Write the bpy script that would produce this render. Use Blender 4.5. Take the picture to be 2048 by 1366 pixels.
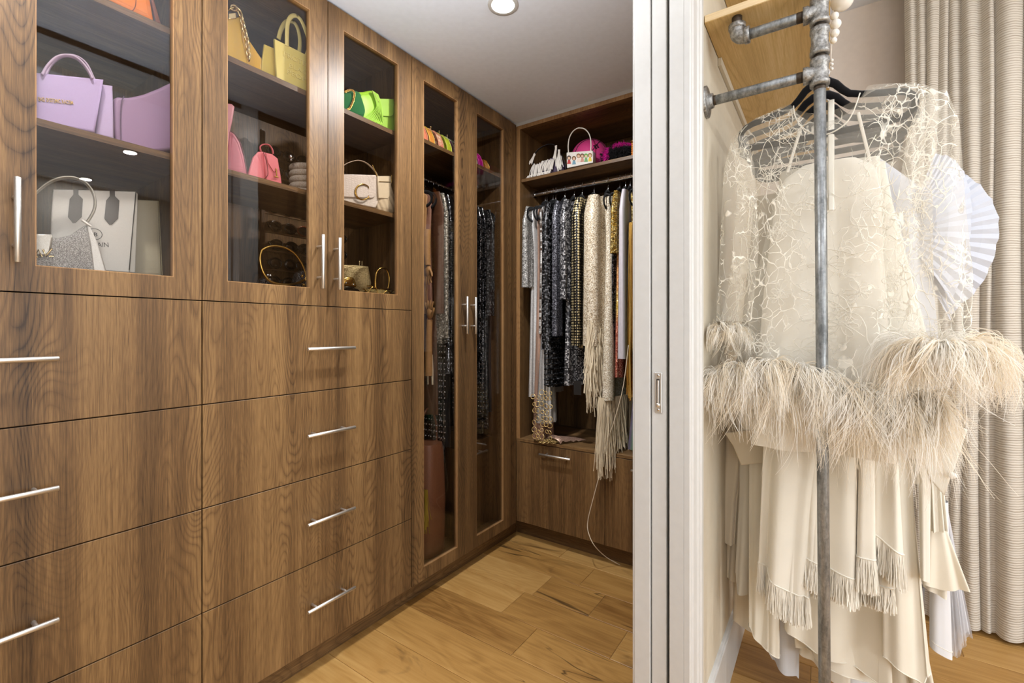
import bpy, bmesh, math, random
import numpy as np
from mathutils import Vector, Matrix

for _o in list(bpy.data.objects):
    bpy.data.objects.remove(_o, do_unlink=True)
random.seed(7)
RNG = np.random.default_rng(11)
SC = bpy.context.scene
COL = SC.collection
PI = math.pi

# ------------------------------------------------------------------ camera, light, exposure
CAM = Vector((0.0, 0.0, 1.22))
F_PX = 922.0
HORIZON = 660.0
cam_data = bpy.data.cameras.new('camera')
cam_data.sensor_width = 36.0
cam_data.lens = F_PX / 2048.0 * 36.0
cam_data.shift_y = (HORIZON - 683.0) / 2048.0
cam_data.clip_start = 0.02
cam = bpy.data.objects.new('camera', cam_data)
cam.location = CAM
cam.rotation_euler = (PI / 2, 0, math.atan2(0.5648, 0.8252) - PI / 2)
COL.objects.link(cam)
SC.camera = cam

SC.view_settings.view_transform = 'Standard'
SC.view_settings.look = 'None'
SC.view_settings.gamma = 1.0
SC.view_settings.use_curve_mapping = False
SC.view_settings.exposure = -0.12
SC.cycles.max_bounces = 10
SC.cycles.transparent_max_bounces = 48
SC.cycles.caustics_reflective = False
SC.cycles.caustics_refractive = False
SC.cycles.sample_clamp_indirect = 6.0

world = bpy.data.worlds.new('world')
world.use_nodes = True
world.node_tree.nodes['Background'].inputs[0].default_value = (0.75, 0.85, 1.0, 1)
world.node_tree.nodes['Background'].inputs[1].default_value = 0.6
SC.world = world


def area_light(name, loc, rot, sx, sy, power, color=(1, 1, 1), spread=PI):
    l = bpy.data.lights.new(name, 'AREA')
    l.shape = 'RECTANGLE'
    l.size, l.size_y = sx, sy
    l.energy = power
    l.color = color
    l.spread = spread
    o = bpy.data.objects.new(name, l)
    o.location = loc
    o.rotation_euler = rot
    COL.objects.link(o)
    return o


# daylight added through unseen bedroom windows (one behind the camera, one in the side wall)
area_light('added_window_daylight', (-0.70, -3.42, 1.40), (PI / 2, 0, 0), 2.9, 1.7, 106, (0.91, 0.96, 1.0))
area_light('added_side_window_daylight', (-2.42, -1.30, 1.45), (PI / 2, 0, -PI / 2), 2.2, 1.9, 15, (0.91, 0.96, 1.0))

# added upward fill standing in for a bounced flash, brightens the two ceilings
area_light('bounce_light_closet', (0.50, 0.78, 1.72), (PI, 0, 0), .5, .5, 15, (0.93, 0.97, 1.0), 2.6)
area_light('bounce_light_bedroom', (0.10, -1.00, 1.80), (PI, 0, 0), .7, .7, 31, (0.93, 0.97, 1.0), 2.6)

# ------------------------------------------------------------------ pixel helpers (photograph frame 2048 x 1366)
def ray(u, v):
    du = u - 1024.0
    return Vector((0.8252 * F_PX + 0.5648 * du, 0.5648 * F_PX - 0.8252 * du, HORIZON - v))


def at_x(u, v, X):
    d = ray(u, v)
    return CAM + d * (X / d.x)


def at_y(u, v, Y):
    d = ray(u, v)
    return CAM + d * (Y / d.y)


def at_z(u, v, Z):
    d = ray(u, v)
    return CAM + d * ((Z - CAM.z) / d.z)


def at_plane(u, v, p0, yaw):
    """vertical plane through p0 whose normal points to direction yaw"""
    n = Vector((math.cos(yaw), math.sin(yaw), 0))
    d = ray(u, v)
    return CAM + d * ((Vector(p0) - CAM).dot(n) / d.dot(n))


# ------------------------------------------------------------------ mesh builder
class MB:
    def __init__(self):
        self.v, self.f, self.s = [], [], []

    def add(self, verts, faces, smooth=False):
        b = len(self.v)
        self.v.extend([tuple(p) for p in verts])
        self.f.extend([tuple(b + i for i in fc) for fc in faces])
        self.s.extend([smooth] * len(faces))
        return self

    def box(self, x0, x1, y0, y1, z0, z1):
        vs = [(x0, y0, z0), (x1, y0, z0), (x1, y1, z0), (x0, y1, z0), (x0, y0, z1), (x1, y0, z1), (x1, y1, z1), (x0, y1, z1)]
        return self.add(vs, [(0, 3, 2, 1), (4, 5, 6, 7), (0, 1, 5, 4), (1, 2, 6, 5), (2, 3, 7, 6), (3, 0, 4, 7)])

    def bbox(self, x0, x1, y0, y1, z0, z1, c=0.0015):
        """box with small chamfers on every edge"""
        bm = bmesh.new()
        bmesh.ops.create_cube(bm, size=1)
        for p in bm.verts:
            p.co = Vector((x0 + (p.co.x + .5) * (x1 - x0), y0 + (p.co.y + .5) * (y1 - y0), z0 + (p.co.z + .5) * (z1 - z0)))
        bmesh.ops.bevel(bm, geom=list(bm.edges), offset=c, segments=1, affect='EDGES', profile=.5)
        self.from_bm(bm)
        return self

    def from_bm(self, bm, smooth=False):
        bm.verts.index_update()
        vs = [p.co[:] for p in bm.verts]
        fs = [[q.index for q in fc.verts] for fc in bm.faces]
        bm.free()
        return self.add(vs, fs, smooth)

    def frame(self, o, i, d0, d1, axis='y'):
        """rectangular ring: o and i are (a0, a1, z0, z1), thickness d0..d1 along axis"""
        def P(a, d, z):
            return (a, d, z) if axis == 'y' else (d, a, z)
        vs = []
        for d in (d0, d1):
            for r in (o, i):
                vs += [P(r[0], d, r[2]), P(r[1], d, r[2]), P(r[1], d, r[3]), P(r[0], d, r[3])]
        fs = []
        for k in range(4):
            n = (k + 1) % 4
            fs += [(k, n, 4 + n, 4 + k), (8 + k, 12 + k, 12 + n, 8 + n), (k, 8 + k, 8 + n, n), (4 + k, 4 + n, 12 + n, 12 + k)]
        return self.add(vs, fs)

    def tube(self, path, r, seg=8, closed=False, flat=1.0, ref=None, caps=True):
        """swept round (flat=1) or flattened section; r scalar or list; ref = direction the wide side follows"""
        P = [Vector(p) for p in path]
        n = len(P)
        R = r if isinstance(r, (list, tuple)) else [r] * n
        rings = []
        prev = None
        for k in range(n):
            if closed:
                t = P[(k + 1) % n] - P[k - 1]
            else:
                t = P[min(k + 1, n - 1)] - P[max(k - 1, 0)]
            if t.length < 1e-9:
                t = Vector((0, 0, 1))
            t.normalize()
            if ref is not None:
                a = Vector(ref) - t * t.dot(Vector(ref))
            elif prev is None:
                a = t.orthogonal()
            else:
                a = prev - t * t.dot(prev)
            if a.length < 1e-6:
                a = t.orthogonal()
            a.normalize()
            prev = a
            b = t.cross(a)
            rings.append([P[k] + a * (R[k] * math.cos(2 * PI * j / seg)) + b * (R[k] * flat * math.sin(2 * PI * j / seg)) for j in range(seg)])
        return self.loft(rings, closed=closed, caps=caps and not closed)

    def loft(self, rings, closed=False, caps=True, smooth=True, ringclosed=True):
        m = len(rings[0])
        n = len(rings)
        vs = [p for rg in rings for p in rg]
        fs = []
        for k in range(n if closed else n - 1):
            a, b = k * m, ((k + 1) % n) * m
            for j in range(m if ringclosed else m - 1):
                q = (j + 1) % m
                fs.append((a + j, a + q, b + q, b + j))
        self.add(vs, fs, smooth)
        if caps:
            self.add(rings[0], [tuple(range(m))[::-1]])
            self.add(rings[-1], [tuple(range(m))])
        return self

    def lathe(self, prof, base, axis=(0, 0, 1), seg=20, caps=True):
        ax = Vector(axis).normalized()
        a = ax.orthogonal().normalized()
        b = ax.cross(a)
        base = Vector(base)
        rings = [[base + ax * h + (a * math.cos(2 * PI * j / seg) + b * math.sin(2 * PI * j / seg)) * max(r, 1e-5) for j in range(seg)] for r, h in prof]
        return self.loft(rings, caps=caps)

    def cyl(self, p0, p1, r, seg=14):
        p0, p1 = Vector(p0), Vector(p1)
        L = (p1 - p0).length
        c = min(r * .12, L * .2)
        return self.lathe([(r - c, 0), (r, c), (r, L - c), (r - c, L)], p0, p1 - p0, seg)

    def ball(self, c, r, seg=12, rings=8, sc=(1, 1, 1), rot=None):
        c = Vector(c)
        rg = []
        for k in range(rings + 1):
            th = PI * k / rings
            row = []
            for j in range(seg):
                ph = 2 * PI * j / seg
                p = Vector((r * sc[0] * max(math.sin(th), 1e-4) * math.cos(ph), r * sc[1] * max(math.sin(th), 1e-4) * math.sin(ph), r * sc[2] * math.cos(th)))
                if rot is not None:
                    p = rot @ p
                row.append(c + p)
            rg.append(row[::-1])
        return self.loft(rg, caps=False)

    def torus(self, c, R, r, axis=(0, 0, 1), seg=20, s2=8, arc=(0, 2 * PI), sc=1.0):
        ax = Vector(axis).normalized()
        a = ax.orthogonal().normalized()
        if abs(ax.z) < .9:
            a = ax.cross(Vector((0, 0, 1))).normalized()
        b = ax.cross(a)
        full = abs(arc[1] - arc[0] - 2 * PI) < 1e-6
        n = seg if full else seg + 1
        pts = [Vector(c) + a * (R * math.cos(arc[0] + (arc[1] - arc[0]) * k / seg)) + b * (R * sc * math.sin(arc[0] + (arc[1] - arc[0]) * k / seg)) for k in range(n)]
        return self.tube(pts, r, s2, closed=full, ref=ax if full else ax)

    def puff(self, poly, n, depth, r=0.004, bulge=0.0, smooth=True, layers=3):
        """polygon outline (3D, planar) extruded against n by depth with rounded rims; bulge domes the front"""
        P = [Vector(p) for p in poly]
        n = Vector(n).normalized()
        c = sum(P, Vector()) / len(P)
        area = Vector()
        for k in range(len(P)):
            area += (P[k] - c).cross(P[(k + 1) % len(P)] - c)
        if area.dot(n) < 0:
            P = P[::-1]
        m = len(P)
        inn = []
        for k in range(m):
            e0 = (P[k] - P[k - 1]).normalized()
            e1 = (P[(k + 1) % m] - P[k]).normalized()
            q = n.cross(e0) + n.cross(e1)
            L = q.length
            q = q / L if L > 1e-6 else n.cross(e0)
            cosv = max(.45, q.dot(n.cross(e0)))
            inn.append(q / cosv)
        r = min(r, depth * .49)
        rings = []

        def ring(ins, d):
            rings.append([P[k] + inn[k] * ins - n * d for k in range(m)])
        for k in range(layers + 1):
            a = PI / 2 * k / layers
            ring(r * (1 - math.sin(a)), r * (1 - math.cos(a)))
        for k in range(layers + 1):
            a = PI / 2 * k / layers
            ring(r * (1 - math.cos(a)), depth - r * (1 - math.sin(a)))
        b0 = len(self.v)
        self.loft(rings, caps=False, smooth=smooth)
        for rg, sgn in ((rings[0], 1), (rings[-1], -1)):
            cc = sum(rg, Vector()) / m
            if bulge > 0 and sgn > 0:
                prev = rg
                for s, h in ((.93, .37), (.8, .6), (.6, .8), (.35, .94), (.12, .99)):
                    nxt = [cc + (p - cc) * s + n * (bulge * h) for p in rg]
                    self.loft([prev, nxt], caps=False, smooth=True)
                    prev = nxt
                self.add(prev, [tuple(range(m))[::-1]], True)
            else:
                self.add(rg, [tuple(range(m))[::-sgn]])
        return self

    def strands(self, P, W, wdir=None):
        """P: (N, K, 3) polylines, W: (N, K) half widths -> flat ribbons"""
        N, K, _ = P.shape
        T = np.gradient(P, axis=1)
        T /= np.linalg.norm(T, axis=2, keepdims=True) + 1e-9
        if wdir is None:
            a = RNG.normal(size=(N, 1, 3)) + np.array([0, .0, .0])
        else:
            a = np.broadcast_to(np.asarray(wdir, float), (N, 1, 3)) + RNG.normal(size=(N, 1, 3)) * .35
        S = np.cross(T, a)
        S /= np.linalg.norm(S, axis=2, keepdims=True) + 1e-9
        A = P + S * W[..., None]
        B = P - S * W[..., None]
        V = np.stack([A, B], axis=2).reshape(-1, 3)
        b = len(self.v)
        self.v.extend(map(tuple, V.tolist()))
        i = (np.arange(N)[:, None] * K + np.arange(K - 1)[None, :]).reshape(-1) * 2 + b
        F = np.stack([i, i + 1, i + 3, i + 2], axis=1)
        self.f.extend(map(tuple, F.tolist()))
        self.s.extend([True] * len(F))
        return self

    def moved(self, M):
        o = MB()
        o.v = [tuple(M @ Vector(p)) for p in self.v]
        o.f = list(self.f)
        o.s = list(self.s)
        return o


def px_poly(uv, p0, yaw, zmin=None):
    out = []
    for u, v in uv:
        p = at_plane(u, v, p0, yaw)
        if zmin is not None and p.z < zmin:
            p.z = zmin
        out.append(p)
    return out


def spline(pts, n=6, closed=False):
    """Catmull-Rom through points"""
    P = [Vector(p) for p in pts]
    out = []
    m = len(P)
    for k in range(m if closed else m - 1):
        if closed:
            a, b, c, d = P[k - 1], P[k], P[(k + 1) % m], P[(k + 2) % m]
        else:
            a, b, c, d = P[max(k - 1, 0)], P[k], P[k + 1], P[min(k + 2, m - 1)]
        for j in range(n):
            t = j / n
            out.append(.5 * ((2 * b) + (c - a) * t + (2 * a - 5 * b + 4 * c - d) * t * t + (3 * b - a - 3 * c + d) * t ** 3))
    if not closed:
        out.append(P[-1])
    return out


# ------------------------------------------------------------------ things and parts
def link_mesh(name, mb, mat, parent=None, off=Vector((0, 0, 0))):
    me = bpy.data.meshes.new(name)
    vs = np.array(mb.v, dtype=float).reshape(-1, 3) - np.array(off)
    me.from_pydata(vs.tolist(), [], mb.f)
    me.polygons.foreach_set('use_smooth', mb.s)
    me.update()
    if isinstance(mat, (list, tuple)):
        for q in mat:
            me.materials.append(q)
    elif mat is not None:
        me.materials.append(mat)
    o = bpy.data.objects.new(name, me)
    COL.objects.link(o)
    if parent is not None:
        o.parent = parent
    return o


class Thing:
    """collects parts in world coordinates, then makes an Empty at the base with the parts as children"""
    def __init__(self, name, label=None, cat=None, group=None, kind=None):
        self.name, self.label, self.cat, self.group, self.kind = name, label, cat, group, kind
        self.parts = []

    def part(self, name, mb, mat, parent=None, label=None, kind=None):
        self.parts.append([name, mb, mat, parent, label, kind])
        return len(self.parts) - 1

    def build(self, base=None):
        allv = np.concatenate([np.array(p[1].v, dtype=float).reshape(-1, 3) for p in self.parts])
        lo, hi = allv.min(0), allv.max(0)
        if base is None:
            base = Vector(((lo[0] + hi[0]) / 2, (lo[1] + hi[1]) / 2, lo[2]))
        if len(self.parts) == 1:
            p = self.parts[0]
            root = link_mesh(self.name, p[1], p[2], None, base)
            root.location = base
        else:
            root = bpy.data.objects.new(self.name, None)
            root.empty_display_size = .05
            root.location = base
            COL.objects.link(root)
            objs = []
            for nm, mb, mat, par, lab, kind in self.parts:
                o = link_mesh(nm, mb, mat, root if par is None else objs[par], base)
                if lab:
                    o['label'] = lab
                if kind:
                    o['kind'] = kind
                objs.append(o)
        if self.label:
            root['label'] = self.label
        if self.cat:
            root['category'] = self.cat
        if self.group:
            root['group'] = self.group
        if self.kind:
            root['kind'] = self.kind
        return root


def one(name, mb, mat, label=None, cat=None, group=None, kind=None):
    t = Thing(name, label, cat, group, kind)
    t.part(name, mb, mat)
    return t.build()


def dup(root, loc, rotz=None, label=None, group=None, mats=None, scale=None):
    """a copy of a thing with copies of its parts and sub-parts (mesh data shared)"""
    def cp(o, par):
        c = o.copy()
        COL.objects.link(c)
        if par is not None:
            c.parent = par
        for ch in list(o.children):
            cp(ch, c)
        return c
    r = cp(root, None)
    r.location = loc
    if rotz is not None:
        r.rotation_euler = (0, 0, rotz)
    if scale is not None:
        r.scale = scale
    if label:
        r['label'] = label
    if group:
        r['group'] = group
    return r


def text_mb(body, origin, right, up, height, depth=0.001, spacing=1.0, align='LEFT', bold=0.0, fit=None):
    cu = bpy.data.curves.new('lettering', 'FONT')
    cu.body = body
    cu.size = 1.0
    cu.align_x = align
    cu.space_character = spacing
    cu.offset = bold
    cu.resolution_u = 3
    o = bpy.data.objects.new('lettering', cu)
    COL.objects.link(o)
    dg = bpy.context.evaluated_depsgraph_get()
    dg.update()
    me = bpy.data.meshes.new_from_object(o.evaluated_get(dg))
    right, up = Vector(right).normalized(), Vector(up).normalized()
    n = right.cross(up)
    mb = MB()
    s = height / 0.72
    sx = s if fit is None else fit / max(p.co.x for p in me.vertices)
    vs = [Vector(origin) + right * (p.co.x * sx) + up * (p.co.y * s) for p in me.vertices]
    fs = [tuple(p.vertices) for p in me.polygons]
    m = len(vs)
    mb.add([p + n * depth for p in vs] + vs, fs)
    cnt = {}
    for fc in fs:
        for k in range(len(fc)):
            e = (fc[k], fc[(k + 1) % len(fc)])
            cnt[tuple(sorted(e))] = cnt.get(tuple(sorted(e)), 0) + 1
    base = len(mb.v) - 2 * m
    for fc in fs:
        for k in range(len(fc)):
            e = (fc[k], fc[(k + 1) % len(fc)])
            if cnt[tuple(sorted(e))] == 1:
                mb.f.append((base + e[0], base + m + e[0], base + m + e[1], base + e[1]))
                mb.s.append(False)
    bpy.data.objects.remove(o, do_unlink=True)
    bpy.data.curves.remove(cu)
    bpy.data.meshes.remove(me)
    return mb


# ------------------------------------------------------------------ materials
def lin(c):
    return tuple(((x / 255.0) / 12.92 if x / 255.0 <= .04045 else ((x / 255.0 + .055) / 1.055) ** 2.4) for x in c) + (1.0,)


class NT:
    def __init__(self, name):
        self.m = bpy.data.materials.new(name)
        self.m.use_nodes = True
        self.t = self.m.node_tree
        self.p = self.t.nodes['Principled BSDF']
        self.out = self.t.nodes['Material Output']

    def n(self, typ, **kw):
        q = self.t.nodes.new(typ)
        for k, v in kw.items():
            setattr(q, k, v)
        return q

    def l(self, a, b):
        self.t.links.new(a, b)

    def val(self, sock, v):
        if hasattr(v, 'is_linked') or hasattr(v, 'links'):
            self.l(v, sock)
        else:
            sock.default_value = v

    def math(self, op, a, b=0.0, c=None, clamp=False):
        q = self.n('ShaderNodeMath', operation=op)
        q.use_clamp = clamp
        self.val(q.inputs[0], a)
        self.val(q.inputs[1], b)
        if c is not None:
            self.val(q.inputs[2], c)
        return q.outputs[0]

    def coords(self, kind='pos', scale=(1, 1, 1), rnd=False, rot=(0, 0, 0)):
        if kind == 'pos':
            s = self.n('ShaderNodeNewGeometry').outputs['Position']
        else:
            s = self.n('ShaderNodeTexCoord').outputs['Object']
        if rnd:
            oi = self.n('ShaderNodeObjectInfo').outputs['Random']
            k = self.n('ShaderNodeVectorMath', operation='SCALE')
            k.inputs[0].default_value = (37.0, 53.0, 71.0)
            self.l(oi, k.inputs['Scale'])
            a = self.n('ShaderNodeVectorMath', operation='ADD')
            self.l(s, a.inputs[0])
            self.l(k.outputs[0], a.inputs[1])
            s = a.outputs[0]
        mp = self.n('ShaderNodeMapping')
        mp.inputs['Scale'].default_value = scale
        mp.inputs['Rotation'].default_value = rot
        self.l(s, mp.inputs['Vector'])
        return mp.outputs[0]

    def noise(self, vec, scale=1.0, detail=3.0, rough=.5, dist=0.0):
        q = self.n('ShaderNodeTexNoise')
        self.l(vec, q.inputs['Vector'])
        q.inputs['Scale'].default_value = scale
        q.inputs['Detail'].default_value = detail
        q.inputs['Roughness'].default_value = rough
        q.inputs['Distortion'].default_value = dist
        return q.outputs[0]

    def voro(self, vec, scale=1.0, feature='F1', rnd=1.0, metric=None):
        q = self.n('ShaderNodeTexVoronoi', feature=feature)
        self.l(vec, q.inputs['Vector'])
        q.inputs['Scale'].default_value = scale
        q.inputs['Randomness'].default_value = rnd
        return q

    def ramp(self, fac, stops, interp='LINEAR'):
        q = self.n('ShaderNodeValToRGB')
        q.color_ramp.interpolation = interp
        e = q.color_ramp.elements
        while len(e) < len(stops):
            e.new(.5)
        for k, (p, c) in enumerate(stops):
            e[k].position = p
            e[k].color = c if len(c) == 4 else lin(c)
        self.l(fac, q.inputs[0])
        return q.outputs[0]

    def mix(self, fac, a, b):
        q = self.n('ShaderNodeMix', data_type='RGBA')
        self.val(q.inputs[0], fac)
        self.val(q.inputs[6], a)
        self.val(q.inputs[7], b)
        return q.outputs[2]

    def bump(self, h, strength=.2, dist=.002):
        q = self.n('ShaderNodeBump')
        q.inputs['Strength'].default_value = strength
        q.inputs['Distance'].default_value = dist
        self.l(h, q.inputs['Height'])
        self.l(q.outputs[0], self.p.inputs['Normal'])

    def set(self, color=None, rough=None, metal=None, spec=None, **kw):
        if color is not None:
            self.val(self.p.inputs['Base Color'], color)
        if rough is not None:
            self.val(self.p.inputs['Roughness'], rough)
        if metal is not None:
            self.val(self.p.inputs['Metallic'], metal)
        if spec is not None:
            self.p.inputs['Specular IOR Level'].default_value = spec
        return self


_MC = {}


def plain(rgb, rough=.5, metal=0.0, spec=.5, grain=0.0, gscale=300, sheen=0.0):
    key = (rgb, rough, metal, spec, grain, gscale, sheen)
    if key in _MC:
        return _MC[key]
    t = NT('material_%d_%d_%d' % rgb)
    c = lin(rgb)
    if grain > 0:
        nz = t.noise(t.coords('obj'), gscale, 3)
        d = tuple(x * (1 - grain) for x in c[:3]) + (1,)
        b = tuple(min(1, x * (1 + grain)) for x in c[:3]) + (1,)
        t.set(t.ramp(nz, [(.3, d), (.7, b)]))
        t.bump(nz, .15, .001)
    else:
        nz = t.noise(t.coords('obj'), 40, 2)
        d = tuple(x * .96 for x in c[:3]) + (1,)
        t.set(t.ramp(nz, [(.3, d), (.7, c)]))
    t.set(None, rough, metal, spec)
    if sheen:
        t.p.inputs['Sheen Weight'].default_value = sheen
    _MC[key] = t.m
    return t.m


def wood(name, grain, dark, mid, light, rough=.42, rnd=False, ring=1.0, band=1.0, bumpy=.12):
    """grain = index of the axis the grain runs along"""
    t = NT(name)

    def S(across, along):
        s = [across] * 3
        s[grain] = along
        return tuple(s)
    fig = t.noise(t.coords('pos', S(5.0, .9), rnd), 1.0, 2.0, .45, .3)
    rings = t.math('POWER', t.math('ABSOLUTE', t.math('SINE', t.math('MULTIPLY', fig, 190.0 * ring))), .45)
    mask = t.ramp(t.noise(t.coords('pos', S(5.5, .45), rnd), 1.0, 1.0), [(.42, (.25, .25, .25, 1)), (.62, (1, 1, 1, 1))])
    rings = t.math('MULTIPLY', t.math('SUBTRACT', rings, .8), mask)
    streak = t.noise(t.coords('pos', S(210, 3.4), rnd), 1.0, 4.0, .65)
    bands = t.noise(t.coords('pos', S(17, .42), rnd), 1.0, 3.0, .6, .25)
    broad = t.noise(t.coords('pos', S(8.5, .12), rnd), 1.0, 1.0, .5)
    pores = t.noise(t.coords('pos', S(520, 22), rnd), 1.0, 2.0, .6)
    f = t.math('MULTIPLY_ADD', rings, .15, t.math('MULTIPLY', streak, .36))
    f = t.math('MULTIPLY_ADD', bands, .36 * band, f)
    f = t.math('MULTIPLY_ADD', broad, .28, f)
    f = t.math('MULTIPLY_ADD', pores, .24, f)
    f = t.math('SUBTRACT', f, .115 - .18 * (1 - band))
    col = t.ramp(f, [(.31, dark), (.5, mid), (.68, light)])
    pl = t.noise(t.coords('pos', S(360, 9), rnd), 1.0, 1.0)
    pf = t.ramp(pl, [(.62, (0, 0, 0, 1)), (.70, (1, 1, 1, 1))])
    col = t.mix(t.math('MULTIPLY', pf, .45 * band), col, lin(dark))
    t.set(col, rough, 0, .35)
    t.bump(streak, bumpy, .0012)
    return t.m


WD, WM, WL = (52, 36, 22), (107, 79, 49), (148, 114, 73)
M = {}
M['walnut_z'] = wood('walnut_vertical', 2, WD, WM, WL)
M['walnut_x'] = wood('walnut_along_run', 0, WD, WM, WL)
M['walnut_y'] = wood('walnut_along_back', 1, WD, WM, WL)
M['walnut_edge'] = wood('walnut_edge_band', 2, (110, 78, 48), (150, 112, 72), (176, 140, 96))
M['pine'] = wood('pine_board', 0, (182, 147, 94), (210, 178, 120), (228, 200, 150), rough=.6, ring=.35, band=.5)
M['pine_end'] = wood('pine_end_grain', 1, (206, 174, 128), (230, 204, 162), (240, 220, 184), rough=.6, ring=.4, band=.6)
M['white_paint'] = plain((206, 204, 200), .38)
M['ceiling_paint'] = plain((232, 237, 248), .85)
M['beige_wall'] = plain((208, 197, 176), .85)
M['taupe_wall'] = plain((232, 219, 208), .85)
M['cream_wall'] = plain((214, 208, 198), .85)
M['dark_gap'] = plain((14, 10, 8), .9)


def brushed(name, rgb, rough=.3):
    t = NT(name)
    nz = t.noise(t.coords('obj', (900, 900, 900)), 1, 2)
    t.set(lin(rgb), t.ramp(nz, [(.3, (rough * .8,) * 3 + (1,)), (.7, (rough * 1.25,) * 3 + (1,))]), 1.0)
    return t.m


M['nickel'] = brushed('brushed_nickel', (226, 221, 214), .42)
M['chrome'] = plain((230, 230, 232), .12, 1.0)
M['gold'] = plain((214, 172, 92), .22, 1.0)
M['pale_gold'] = plain((224, 200, 150), .25, 1.0)
M['black_velvet'] = plain((17, 16, 18), .95, 0, .1, .2, 900, .15)
M['black_plastic'] = plain((18, 17, 17), .3)


def galvanised():
    t = NT('galvanised_steel')
    v = t.voro(t.coords('obj'), 160)
    nz = t.noise(t.coords('obj', (60, 60, 12)), 1, 5, .7)
    t.set(t.mix(.22, t.ramp(nz, [(.35, (88, 90, 90)), (.65, (164, 166, 166))]), t.ramp(v.outputs['Color'], [(.2, (110, 111, 110)), (.8, (172, 173, 172))])), t.ramp(nz, [(.3, (.52,) * 3 + (1,)), (.7, (.30,) * 3 + (1,))]), .65)
    t.bump(t.noise(t.coords('obj', (240, 240, 80)), 1, 3), .25, .001)
    return t.m


M['galvanised'] = galvanised()


def cast():
    t = NT('cast_iron_zinc')
    nz = t.noise(t.coords('obj'), 120, 5, .7)
    t.set(t.ramp(nz, [(.35, (112, 110, 106)), (.65, (182, 180, 176))]), .45, .85)
    t.bump(nz, .6, .002)
    return t.m


M['cast'] = cast()
M['thread'] = plain((74, 64, 54), .5, .7)


def glass():
    t = NT('cabinet_glass')
    t.t.nodes.remove(t.p)
    tr = t.n('ShaderNodeBsdfTransparent')
    tr.inputs[0].default_value = (.86, .845, .83, 1)
    gl = t.n('ShaderNodeBsdfGlossy')
    gl.inputs['Roughness'].default_value = .0
    lw = t.n('ShaderNodeLayerWeight')
    lw.inputs[0].default_value = .5
    fr = t.math('MULTIPLY_ADD', t.math('POWER', lw.outputs['Facing'], 5.0), .96, .04)
    mx = t.n('ShaderNodeMixShader')
    t.l(fr, mx.inputs[0])
    t.l(tr.outputs[0], mx.inputs[1])
    t.l(gl.outputs[0], mx.inputs[2])
    t.l(mx.outputs[0], t.out.inputs[0])
    return t.m


M['glass'] = glass()


def emit(name, rgb, k):
    t = NT(name)
    t.p.inputs['Emission Color'].default_value = lin(rgb)
    t.p.inputs['Emission Strength'].default_value = k
    t.set(lin(rgb), .4)
    return t.m


M['lamp'] = emit('lamp_diffuser', (255, 246, 232), 14.0)
# ================================================================== the room shell
CEIL = 2.430
BCEIL = 2.76     # the bedroom's ceiling is higher than the closet's
YF = 1.5          # face of the long cabinet run
XB = 2.241        # face of the end cabinet
WY0, WY1 = 0.292, 0.424   # partition between bedroom and closet
XJ = 1.21         # end of the partition (pocket door jamb)


def structure(name, mb, mat):
    t = Thing(name, kind='structure')
    t.part(name, mb, mat)
    return t.build()


def oak():
    t = NT('oak_plank')
    p = 1
    oi = t.n('ShaderNodeObjectInfo').outputs['Random']

    def S(a, b):
        return (a, b, a)
    fig = t.noise(t.coords('pos', S(5.0, 1.0), True), 1, 2, .5, .4)
    rings = t.math('MULTIPLY_ADD', t.math('SINE', t.math('MULTIPLY', fig, 90.0)), .5, .5)
    st = t.noise(t.coords('pos', S(110, 4.5), True), 1, 4, .6)
    bd = t.noise(t.coords('pos', S(9, .9), True), 1, 3, .55, .3)
    f = t.math('MULTIPLY_ADD', rings, .07, t.math('MULTIPLY', st, .34))
    f = t.math('MULTIPLY_ADD', bd, .42, f)
    f = t.math('MULTIPLY_ADD', oi, .26, f)
    f = t.math('SUBTRACT', f, .04)
    col = t.ramp(f, [(.25, (126, 86, 40)), (.5, (175, 131, 71)), (.75, (200, 158, 96))])
    # knots and dark mineral streaks
    kn = t.noise(t.coords('pos', S(3.6, 1.7), True), 1, 4, .62, 1.2)
    kf = t.ramp(kn, [(.61, (0, 0, 0, 1)), (.72, (1, 1, 1, 1))])
    cr = t.noise(t.coords('pos', S(8.0, .55), True), 1, 3, .6, .8)
    cf = t.math('SUBTRACT', 1.0, t.math('MULTIPLY', t.math('ABSOLUTE', t.math('SUBTRACT', cr, .60)), 110.0), clamp=True)
    gate = t.ramp(t.noise(t.coords('pos', S(2.5, 2.0), True), 1, 2), [(.52, (0, 0, 0, 1)), (.57, (1, 1, 1, 1))])
    cf = t.math('MULTIPLY', cf, gate)
    col = t.mix(t.math('MULTIPLY', kf, .75), col, lin((70, 42, 22)))
    col = t.mix(t.math('MULTIPLY', cf, .85), col, lin((44, 28, 16)))
    t.set(col, .42, 0, .4)
    t.bump(st, .08, .001)
    return t.m


M['oak'] = oak()
M['oak_groove'] = plain((222, 190, 132), .6)

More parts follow.
